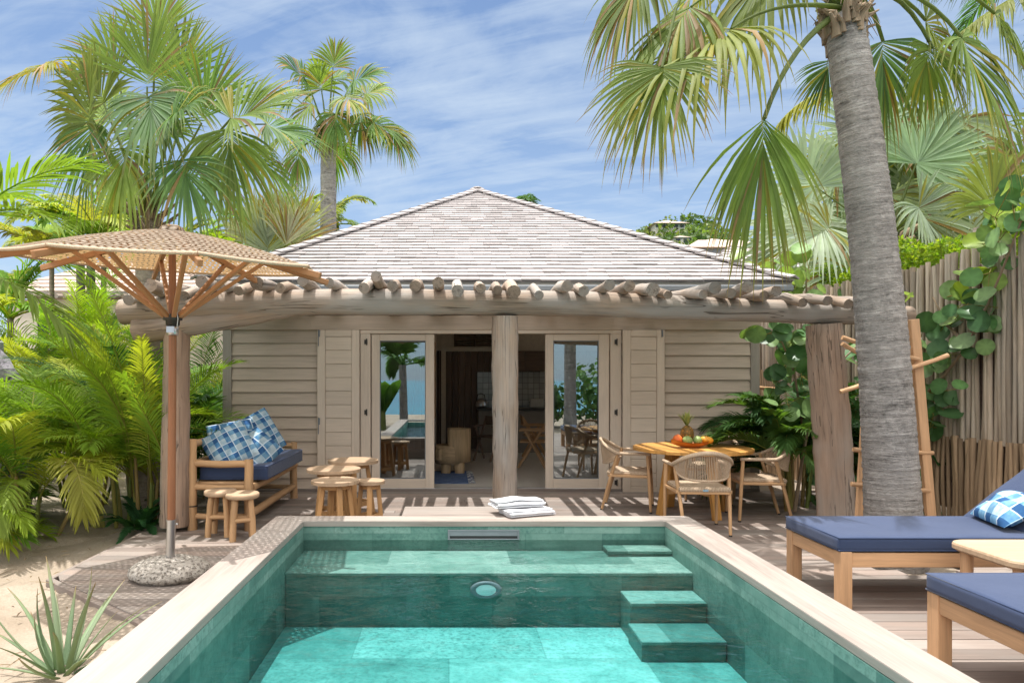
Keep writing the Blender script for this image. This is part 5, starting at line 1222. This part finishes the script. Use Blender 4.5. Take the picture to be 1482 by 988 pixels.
t_=P(480,325,16.5); feather('coconut_palm','small yellowing coconut palm behind the tall slender trunk',(t_[0],16.5,-.1),t_,.12,.1,crown(t_,13,1.55,(.2,1.45),(1.2,2.0),.42,.025,CY,26))
t_=P(760,292,24); feather('coconut_palm','tiny palm tuft peeking over the right roof hip',(t_[0],24,-.1),t_,.12,.1,crown(t_,9,.5,(.4,1.4),(1.2,1.8),.3,.02,DG,16))
# coconut palm far right whose fronds hang into the top right corner
t_=P(1560,-40,9.2); feather('coconut_palm','coconut palm outside the right edge, its feathery fronds hanging into the top corner',(t_[0]+.3,9.4,-.1),t_,.18,.14,
 [dict(base=t_,az=PI-.05,el=.05,L=2.0,bend=.35,n=44,ll=.55,w=.022,col=np.array((.12,.17,.04)),vee=.05,droop=.9,rr=.02),dict(base=t_,az=PI+.25,el=-.35,L=2.2,bend=.3,n=46,ll=.55,w=.022,col=np.array((.2,.22,.06)),vee=.05,droop=.9,rr=.02),
  dict(base=t_,az=PI-.15,el=.5,L=2.4,bend=.9,n=44,ll=.6,w=.022,col=np.array((.11,.16,.04)),vee=.05,droop=.9,rr=.02),dict(base=t_,az=PI+.6,el=.3,L=2.2,bend=1.1,n=44,ll=.6,w=.022,col=np.array((.12,.17,.04)),vee=.1,droop=.9,rr=.02)]+crown(t_,7,2.4,(.2,1.3),(1.,1.8),.6,.022,DG,40,az=(-1.5,1.5)))
# yellow coconut frond left of big trunk (from a palm beyond)
t_=P(1330,175,7.4); t2=P(1240,118,7.4)
feather('coconut_palm','young yellow green coconut palm whose frond shows left of the big trunk',(t_[0]+.9,7.9,-.1),P(1420,330,7.9),.1,.08,[dict(base=P(1262,122,7.4),az=PI+.03,el=.0,L=1.15,bend=.9,n=36,ll=.42,w=.02,col=np.array((.26,.26,.03)),vee=.0,droop=1.0,rr=.018)])
# areca clumps on the left
def areca(label,base,n,L,el=(.5,1.45),bend=(.9,1.9),ll=.46,w=.0088,cols=YG,nl=46,stems=8,extra=(),az=None,group='areca palms left of the terrace',vee=.5,dr=.4,h=(.25,.9)):
    base=vec(*base); root=thing('areca_palm',label,'palm plant',base,0,group)
    m_=MB()
    tops=[]
    for q in range(stems):
        a=ru(0,6.28); r=ru(.05,.28); p=vec(math.cos(a)*r,math.sin(a)*r,0); e=p*1.5+vec(0,0,ru(*h)); m_.tube([p,(p+e)/2,e],[.022,.02,.014],7,True,True,.5,np.array(random.choice([(.3,.27,.08),(.2,.24,.07),(.33,.24,.1)]))); tops.append(e)
    m_.build('stem',M['leafw'],root)
    m_=MB()
    for q in range(n):
        e=tops[q%len(tops)]; a=math.atan2(e[1],e[0])+ru(-.8,.8) if az is None else ru(*az)
        m_.pinnate(e,a,ru(*el),L*ru(.75,1.15),ru(*bend),nl,ll*ru(.85,1.1),w,np.array(random.choice(cols)),None,.16,ru(-.3,.3),vee,dr,ru(-.4,.4),.009,np.array((.28,.28,.06)))
    for f in extra: m_.pinnate(**f)
    m_.build('fronds',M['leaf'],root); return root
fr1=dict(base=(.35,-.15,.72),az=-.75,el=.55,L=1.05,bend=2.4,n=42,ll=.36,w=.012,col=np.array((.30,.30,.06)),vee=.25,droop=.45,rr=.012,rcol=(.45,.4,.12))
fr2=dict(base=(.1,-.2,.5),az=-1.3,el=.7,L=1.0,bend=2.2,n=40,ll=.36,w=.012,col=np.array((.2,.27,.04)),vee=.25,droop=.45)
areca('bright areca clump nearest the camera with one pale drooping frond',(-4.15,6.75,-.06),22,1.5,(.6,1.4),(1.0,1.9),extra=(fr1,fr2),stems=12)
areca('areca clump at the left edge of the photo, fronds arching over the sand',(-5.2,6.7,-.06),18,1.25,(.5,1.4),(1.,1.8),stems=9)
areca('low areca clump with arching fronds in front of the brown palm trunk',(-3.50,7.42,-.06),24,1.45,(.7,1.48),(.9,1.7),ll=.42,stems=10,h=(.2,.9),az=(1.7,4.9))
areca('small areca tuft low on the sand at the left edge',(-4.75,6.35,-.06),16,.95,(.2,1.2),(.9,1.9),ll=.34,stems=7,h=(.05,.3))
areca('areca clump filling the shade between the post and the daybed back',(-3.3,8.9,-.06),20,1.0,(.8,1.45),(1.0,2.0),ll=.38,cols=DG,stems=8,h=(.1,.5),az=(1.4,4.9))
areca('upright areca clump hiding the foot of the broad fan palm behind the parasol pole',(-3.2,7.25,-.06),26,1.75,(1.15,1.5),(.5,1.1),ll=.40,stems=9,h=(.2,.8),az=(1.5,5.0))
areca('lush areca clump directly behind the nearest one',(-4.45,8.4,-.06),24,1.8,(.8,1.48),(.9,1.7),ll=.5,stems=9)
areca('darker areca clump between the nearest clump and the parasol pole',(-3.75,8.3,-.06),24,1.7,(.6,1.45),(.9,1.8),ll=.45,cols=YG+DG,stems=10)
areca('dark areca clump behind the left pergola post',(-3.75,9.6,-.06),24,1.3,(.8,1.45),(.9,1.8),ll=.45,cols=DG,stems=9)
areca('areca clump against the left corner of the villa',(-3.85,10.8,-.06),22,1.7,(.7,1.45),(.9,1.7),ll=.48,cols=YG+DG,stems=9)
areca('tall areca clump rising behind the stone wall',(-6.4,10.9,-.06),26,2.4,(.8,1.45),(.8,1.5),ll=.52,cols=YG,stems=9,h=(.5,1.2))
areca('areca clump in front of the brown roofed cottage',(-6.2,11.4,-.06),28,2.5,(.9,1.5),(.8,1.5),ll=.55,cols=YG,stems=9,h=(.6,1.5))
areca('leafy areca clump farthest back beside the cottage wall',(-5.0,12.4,-.06),28,2.3,(.9,1.5),(.9,1.6),ll=.5,cols=YG+DG,stems=9,h=(.6,1.4))
# tall yellow green palms seen over the parasol
for (px,py,dd,L,lab) in ((150,330,12.5,1.9,'leafy yellow green palm showing above the left half of the parasol'),(75,345,13.5,1.5,'bushy palm above the parasol beside the left edge'),(405,330,13.2,1.5,'bright green palm between the parasol and the tall slender trunk'),(440,355,15,1.4,'low bright palm just left of the tall slender trunk'),(330,350,14.5,1.4,'yellow green palm above the right half of the parasol'),(15,430,11.0,1.7,'full palm filling the gap at the left edge under the parasol'),(250,350,13.5,1.5,'palm hidden behind the middle of the parasol, fronds showing above it')):
    t_=P(px,py+30,dd); feather('feather_palm',lab,(t_[0],dd,-.1),t_,.055,.045,crown(t_,15,L,(.4,1.5),(.8,1.6),.5,.026,YG+CY[:1],28),group='feather palms behind the parasol')
for px in (116,131): 
    t_=P(px,340,12.2+px*.003); a=(t_[0]+.05,t_[1],-.1)
    feather('slim_palm','slim ringed palm trunk in front of the cottage, '+('left one of the pair' if px<120 else 'right one of the pair'),a,t_,.085,.07,crown(t_,9,1.5,(.4,1.4),(.9,1.7),.45,.024,YG,26),group='pair of slim palms by the cottage',trk='trunk')
# close frond from the left edge
t_=P(-60,330,6.4); feather('young_palm','palm outside the left edge whose big leaflets reach over the parasol',(t_[0]-.3,6.4,-.06),t_,.07,.06,
 [dict(base=t_,az=.05,el=.8,L=1.35,bend=.7,n=24,ll=.66,w=.02,col=np.array((.14,.22,.04)),vee=.15,droop=.3,rr=.014),dict(base=t_,az=-.25,el=.45,L=1.2,bend=1.1,n=22,ll=.62,w=.02,col=np.array((.17,.25,.04)),vee=.15,droop=.3,rr=.014),dict(base=t_+vec(0,.1,-.2),az=.4,el=.1,L=1.2,bend=.6,n=22,ll=.62,w=.02,col=np.array((.14,.22,.05)),vee=.15,droop=.4,rr=.014),dict(base=t_+vec(0,0,-.4),az=-.1,el=-.1,L=1.3,bend=.9,n=20,ll=.64,w=.022,col=np.array((.16,.22,.05)),vee=.15,droop=.4,rr=.014)]+crown(t_,6,1.3,(.2,1.2),(.8,1.4),.5,.03,YG,16,az=(1.6,4.6)))
# right areca by the dining set
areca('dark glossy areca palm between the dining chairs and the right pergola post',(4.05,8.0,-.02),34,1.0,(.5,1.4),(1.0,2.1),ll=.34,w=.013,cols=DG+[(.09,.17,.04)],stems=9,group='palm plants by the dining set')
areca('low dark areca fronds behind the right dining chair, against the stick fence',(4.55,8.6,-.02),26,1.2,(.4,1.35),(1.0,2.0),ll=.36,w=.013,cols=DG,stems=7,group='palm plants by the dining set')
# fern
fe=thing('fern','small dark green fern growing in the sand beside the left pergola post','fern',(-3.20,7.05,-.05))
m_=MB()
for q in range(26): m_.pinnate(vec(ru(-.08,.08),ru(-.08,.08),0),ru(0,6.28),ru(.5,1.3),ru(.35,.55),ru(.8,1.6),26,.085,.010,np.array(random.choice([(.035,.11,.04),(.05,.14,.045),(.03,.09,.035)])),None,.1,0,.2,.1,0,.004)
m_.build('fronds',M['leaf'],fe)
for (x,y,s_,lab) in ((-3.45,8.1,.8,'small leafy fern in the shade under the areca palms'),(4.75,7.35,.7,'round leafed seedling plant at the foot of the right pergola post')):
    f2=thing('fern',lab,'fern',(x,y,-.03)); m_=MB()
    for q in range(18): m_.pinnate(vec(0,0,0),ru(0,6.28),ru(.5,1.3),s_*ru(.5,.7),ru(.8,1.6),22,.10*s_,.013,np.array(random.choice(DG)),None,.1,0,.2,.1,0,.004)
    m_.build('fronds',M['leaf'],f2)
# aloe
al=thing('aloe','spiky grey green aloe growing in the sand at the lower left','aloe',(-2.05,3.62,-.05))
m_=MB()
for q in range(24):
    a=q*2.399; o_=(q+.5)/24; el=1.48-1.05*o_**.8; L=ru(.32,.58); b_=ru(.1,.5)*(1 if random.random()<.7 else -1.0); t=np.linspace(0,1,10); e=el-b_*t**1.5
    pts=np.cumsum(np.c_[np.cos(e)*math.cos(a),np.cos(e)*math.sin(a),np.sin(e)]*L/9,0); pts+=vec(math.cos(a)*.03,math.sin(a)*.03,-.02)
    c=np.array(random.choice([(.22,.30,.17),(.28,.35,.22),(.18,.26,.15)])); cc=np.outer(1-t**6,c)+np.outer(t**6,(.3,.2,.1))
    m_.tube(pts,.019*(1-t)**.7+.0015,7,True,True,.5,cc,flat=.33,ref=(-math.cos(a)*math.sin(el),-math.sin(a)*math.sin(el),math.cos(el)))
m_.build('leaves',M['leafw'],al)
# sea grape: one climbing the fence, one behind the pergola post
SG=np.array([(.08,.17,.06),(.10,.20,.07),(.06,.13,.05),(.15,.24,.09),(.17,.25,.06),(.21,.29,.04)])
def seagrape(label,stems,clusters,rr,lean=(-.7,-.6,.45),base=None):
    base=np.array(stems[0][0]); root=thing('sea_grape',label,'shrub',base,0,'sea grape plants'); off=-Vector(root.location)
    m_=MB()
    for s_ in stems: m_.tube(s_,np.linspace(.022,.008,len(s_)),7,True,True,.5,np.array((.3,.22,.15)))
    o=m_.build('stem',M['leafw'],root); o.location=off
    m_=MB()
    for (c,n,spr,ci) in clusters:
        cen=np.array(c)+RNG.normal(size=(n,3))*np.array(spr); nor=np.array(lean)+RNG.normal(0,.45,(n,3)); m_.rounds(cen,RNG.uniform(rr*.65,rr*1.15,n),nor,SG[RNG.choice(ci,n)]*RNG.uniform(.8,1.2,(n,1)))
        cp=cen
        for k_ in range(n): m_.tube([cen[k_],cen[k_]-nor[k_]*.03,np.array(c)],.004,4,False,True,.5,np.array((.3,.25,.08)))
    o=m_.build('leaves',M['leafw'],root); o.location=off
def Q(px,py,X=5.28):       # point in front of the fence plane
    dd=X*F/(px-650); return P(px,py,dd)
st=[Q(1262,680),Q(1300,630),Q(1330,580),Q(1365,545),Q(1400,500),Q(1430,440),Q(1455,380),Q(1478,320)]
A_=[0,1,2,3]; Bq=[3,4,5]
seagrape('sea grape with round leaves climbing diagonally across the stick fence',[st,[Q(1330,590),Q(1345,640),Q(1340,690)],[Q(1400,500),Q(1370,470),Q(1350,430)]],
 [(Q(1375,455),7,(.06,.14,.10),A_),(Q(1400,440),7,(.06,.15,.12),A_+[4]),(Q(1370,430),3,(.05,.12,.05),Bq),(Q(1432,395),6,(.06,.14,.12),A_+Bq),(Q(1445,350),9,(.08,.15,.14),A_+Bq),(Q(1470,325),12,(.10,.18,.15),A_+Bq),(Q(1440,315),8,(.12,.2,.14),Bq),(Q(1395,505),6,(.05,.12,.08),A_),(Q(1355,520),8,(.06,.2,.12),A_),(Q(1340,570),10,(.06,.25,.14),[0,1,2]),(Q(1345,620),6,(.05,.2,.12),[0,2]),(Q(1340,680),6,(.05,.2,.16),[0,2]),(Q(1310,545),8,(.06,.3,.2),A_),(Q(1330,500),5,(.06,.2,.1),A_),(Q(1312,430,5.1),2,(.03,.1,.05),[5]),(Q(1405,395),4,(.06,.1,.08),Bq),(Q(1420,475),4,(.06,.1,.08),A_)],.105)
d=7.7
seagrape('leafy sea grape bush behind the right pergola post',[[P(1150,740,d),P(1165,640,d),P(1150,540,d),P(1130,490,d)],[P(1190,740,8.2),P(1170,560,8.2),P(1195,480,8.2)],[P(1165,640,d),P(1180,560,d-.2),P(1240,500,d)]],
 [(P(1110,483,d),7,(.12,.12,.05),A_),(P(1150,490,d),10,(.13,.15,.1),A_+[4]),(P(1140,525,d),8,(.12,.12,.1),A_),(P(1160,545,d),10,(.12,.12,.1),[0,1,2]),(P(1125,550,d),5,(.12,.12,.08),A_),(P(1140,585,d-.2),6,(.12,.12,.07),[1,3,3]),(P(1165,600,d-.2),6,(.1,.12,.07),[1,3]),(P(1240,510,8.0),12,(.12,.15,.16),A_),(P(1240,590,8.0),12,(.12,.15,.2),[0,1,2]),(P(1250,660,8.0),10,(.12,.15,.2),[0,1,2]),(P(1190,700,8.0),10,(.2,.15,.15),[0,2]),(P(1300,640,8.2),12,(.2,.2,.3),[0,2]),(P(1185,640,8.2),8,(.2,.15,.2),[0,2])],.105,(-.1,-.8,.5))
d=9.4
seagrape('sea grape shoot with pale round leaves poking up above the right end of the pergola',[[P(1185,520,d),P(1168,440,d),P(1166,390,d)]],[(P(1165,370,d),4,(.12,.1,.1),Bq),(P(1120,392,d),9,(.28,.15,.12),[3,4,4,5]),(P(1150,415,d),7,(.18,.12,.1),[1,3,4]),(P(1195,440,d),6,(.2,.1,.08),[1,3])],.12,(-.1,-.9,.4))
# clipped hedge beyond the fence
hd=thing('hedge','bright lime green small leafed hedge growing above the stick fence','hedge',(6.2,10,0))
n=26000; y=RNG.uniform(6.6,14,n); x=5.62+RNG.random(n)**1.5*1.1; zt_=3.06+.10*np.sin(y*3.1)+.08*np.sin(y*7.3+1)+.06*np.sin(x*9); z_=zt_-RNG.random(n)**1.6*.55
m_=MB(); m_.leafcloud(np.c_[x,y,z_],.062,np.array([(.20,.29,.03),(.26,.33,.035),(.15,.25,.03)])[RNG.integers(0,3,n)],.55); o=m_.build('leaves',M['hedgeleaf'],hd); o.location=-Vector(hd.location)
m_=MB()
for q in range(500):
    yy=ru(6.7,14); xx=5.65+ru(0,1); p=vec(xx,yy,2.3); e=p+vec(ru(-.1,.1),ru(-.1,.1),ru(.75,1.02)); m_.tube([p,e],[.006,.002],4,False,True,.5,np.array((.2,.22,.06)))
o=m_.build('stem',M['leafw'],hd); o.location=-Vector(hd.location)
# ------------------------------------------------------------------ what the glass doors reflect: the beach side behind the camera
t_=vec(-1.55,-4.2,2.0); feather('beach_palm','coconut palm by the beach, seen mirrored in the left glass door',(-1.5,-4.2,-.1),t_,.14,.12,crown(t_,16,2.2,(.2,1.45),(.8,1.7),.6,.035,DG+[(.08,.16,.04)],34),trk='trunk')
bl=thing('banana_plant','broad leafed banana plant by the beach, seen mirrored in the left glass door','banana plant',(-2.1,-3.2,-.08)); m_=MB()
for q in range(9): a=q*.7; m_.strips(np.array([[0,0,.5]]),nrm(vec(math.cos(a)*.5,math.sin(a)*.5,1))[None],ru(1.4,2.0),.26,nrm(vec(math.cos(a),math.sin(a),-.5))[None],[0,.2,.4,.6,.8,1],[.15,.7,1,1,.7,.05],.5,(.06,.15,.03),(.1,.2,.04),.3,.35)
m_.tube([(0,0,0),(0,0,.7)],[.1,.07],10,True,True,.5,np.array((.2,.22,.08))); m_.build('leaves',M['leaf'],bl)
t_=vec(3.85,-3.2,4.3); tl=[rleaf(t_,q*2.4,.9-.1*q,1.1,1.0,n=40,droop=.9) for q in range(13)]
fanpalm('fan_palm','fan palm by the beach with a dark trunk, seen mirrored in the right glass door',(3.85,-3.2,-.1),t_,.2,.17,tl,'trunk',40)
for (x,y,r,lab) in ((5.2,-4.3,1.5,'sea grape bush behind the trunk, mirrored in the right door'),(3.0,-4.6,1.0,'low sea grape bush mirrored at the left of the right door'),(.4,-6.2,.8,'low beach bush mirrored between the palms')):
    b2=thing('beach_bush',lab,'bush',(x,y,-.08)); n=700; d_=nrmr(RNG.normal(size=(n,3)))*(RNG.random((n,1))**.4)*r*vec(1.2,.8,.75)+vec(0,0,r*.8); m_=MB(); m_.rounds(d_,RNG.uniform(.06,.12,n),d_-vec(0,0,r*.4)+RNG.normal(0,.6,(n,3)),SG[RNG.choice([0,1,2,3],n)]); m_.build('leaves',M['leafw'],b2)
    m_=MB()
    for q in range(14): m_.tube([(ru(-.2,.2),ru(-.1,.1),0),d_[q*3]*vec(.5,.5,.6),d_[q*3]],[.03,.02,.008],6,False,True,.5,np.array((.25,.2,.14)))
    m_.build('stem',M['leafw'],b2)
# ------------------------------------------------------------------ sky, sun, camera
SUN=Vector((-.12,.02,1.0)).normalized()
w=bpy.data.worlds.new('World'); S.world=w; w.use_nodes=True; nt=w.node_tree; nt.nodes.clear(); b=NB(nt)
sky=nt.nodes.new('ShaderNodeTexSky'); sky.sky_type='NISHITA'; sky.sun_disc=False
sky.sun_elevation=math.asin(SUN.z); sky.sun_rotation=math.atan2(SUN.x,SUN.y); sky.air_density=1.0; sky.dust_density=.6; sky.ozone_density=1.2; sky.altitude=0
tc=b.n('TexCoord','Generated'); zz=b.n('SeparateXYZ',2,_0=tc); den=b.m('MAXIMUM',b.m('ADD',zz,.16),.05)
v=b.n('VectorMath',0,{'operation':'DIVIDE'},_0=tc,_1=b.n('CombineXYZ',0,_0=den,_1=den,_2=den))
v=b.mp(v,(1.0,1.5,1.0),(3.1,.4,0),(0,0,.5))
n1=b.noise(v,1.1,8,.62,.9); n2=b.noise(b.mp(v,(1.2,4.2,1)),1.6,7,.62,.6)
cl=b.ramp(b.m('ADD',b.m('MULTIPLY',n1,.55),b.m('MULTIPLY',n2,.45)),[(.36,0.0),(.52,.55),(.66,.9)])
low=b.ramp(zz,[(.0,.75),(.35,.25),(.7,.0)])
cl=b.m('MAXIMUM',cl,low)
skyc=b.mix(1.0,sky.outputs[0],SKYMUL,'MULTIPLY')
col=b.mix(b.m('MULTIPLY',cl,CLOUDMIX),skyc,CLOUDCOL)
hi=b.m('MULTIPLY',b.ramp(zz,[(.50,0.0),(.74,1.0)]),b.ramp(b.noise(v,.9,6,.6),[(.30,.25),(.55,1.0)]))   # unseen bright cloud overhead, added to fill the shade
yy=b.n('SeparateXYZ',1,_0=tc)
bk=b.m('MULTIPLY',b.ramp(b.m('MULTIPLY',yy,-1.0),[(.05,0.0),(.45,1.0)]),b.ramp(zz,[(.16,0.0),(.36,1.0)]))                # and more cloud added behind the camera to brighten the shaded facade
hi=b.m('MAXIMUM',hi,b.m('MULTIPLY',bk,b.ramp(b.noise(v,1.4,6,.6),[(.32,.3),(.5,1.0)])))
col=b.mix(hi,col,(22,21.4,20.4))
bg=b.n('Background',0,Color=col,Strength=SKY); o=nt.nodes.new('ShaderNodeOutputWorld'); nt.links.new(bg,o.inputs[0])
ld=bpy.data.lights.new('sun','SUN'); ld.energy=SUNE; ld.angle=math.radians(.5); ld.color=(1,.975,.93)
so=bpy.data.objects.new('sun',ld); COL.objects.link(so); so.rotation_euler=SUN.to_track_quat('Z','Y').to_euler(); so.location=(3,0,20)
cam=bpy.data.cameras.new('camera'); co=bpy.data.objects.new('camera',cam); COL.objects.link(co); S.camera=co
co.location=(0,0,1.5); co.rotation_euler=(PI/2,0,0); cam.sensor_width=36; cam.lens=36*F/1482
cam.shift_x=(741-650)/1482; cam.shift_y=(550-494)/1482; cam.clip_start=.05; cam.clip_end=8000
S.view_settings.view_transform='Standard'; S.view_settings.look='None'; S.view_settings.exposure=EXPO; S.view_settings.gamma=1; S.view_settings.use_curve_mapping=False
S.render.engine='CYCLES'; S.cycles.use_denoising=True
try: S.cycles.denoiser='OPENIMAGEDENOISE'
except Exception: pass
S.cycles.max_bounces=10; S.cycles.diffuse_bounces=5; S.cycles.glossy_bounces=4; S.cycles.transmission_bounces=6; S.cycles.transparent_max_bounces=24; S.cycles.sample_clamp_indirect=6
S.cycles.caustics_reflective=False; S.cycles.caustics_refractive=False
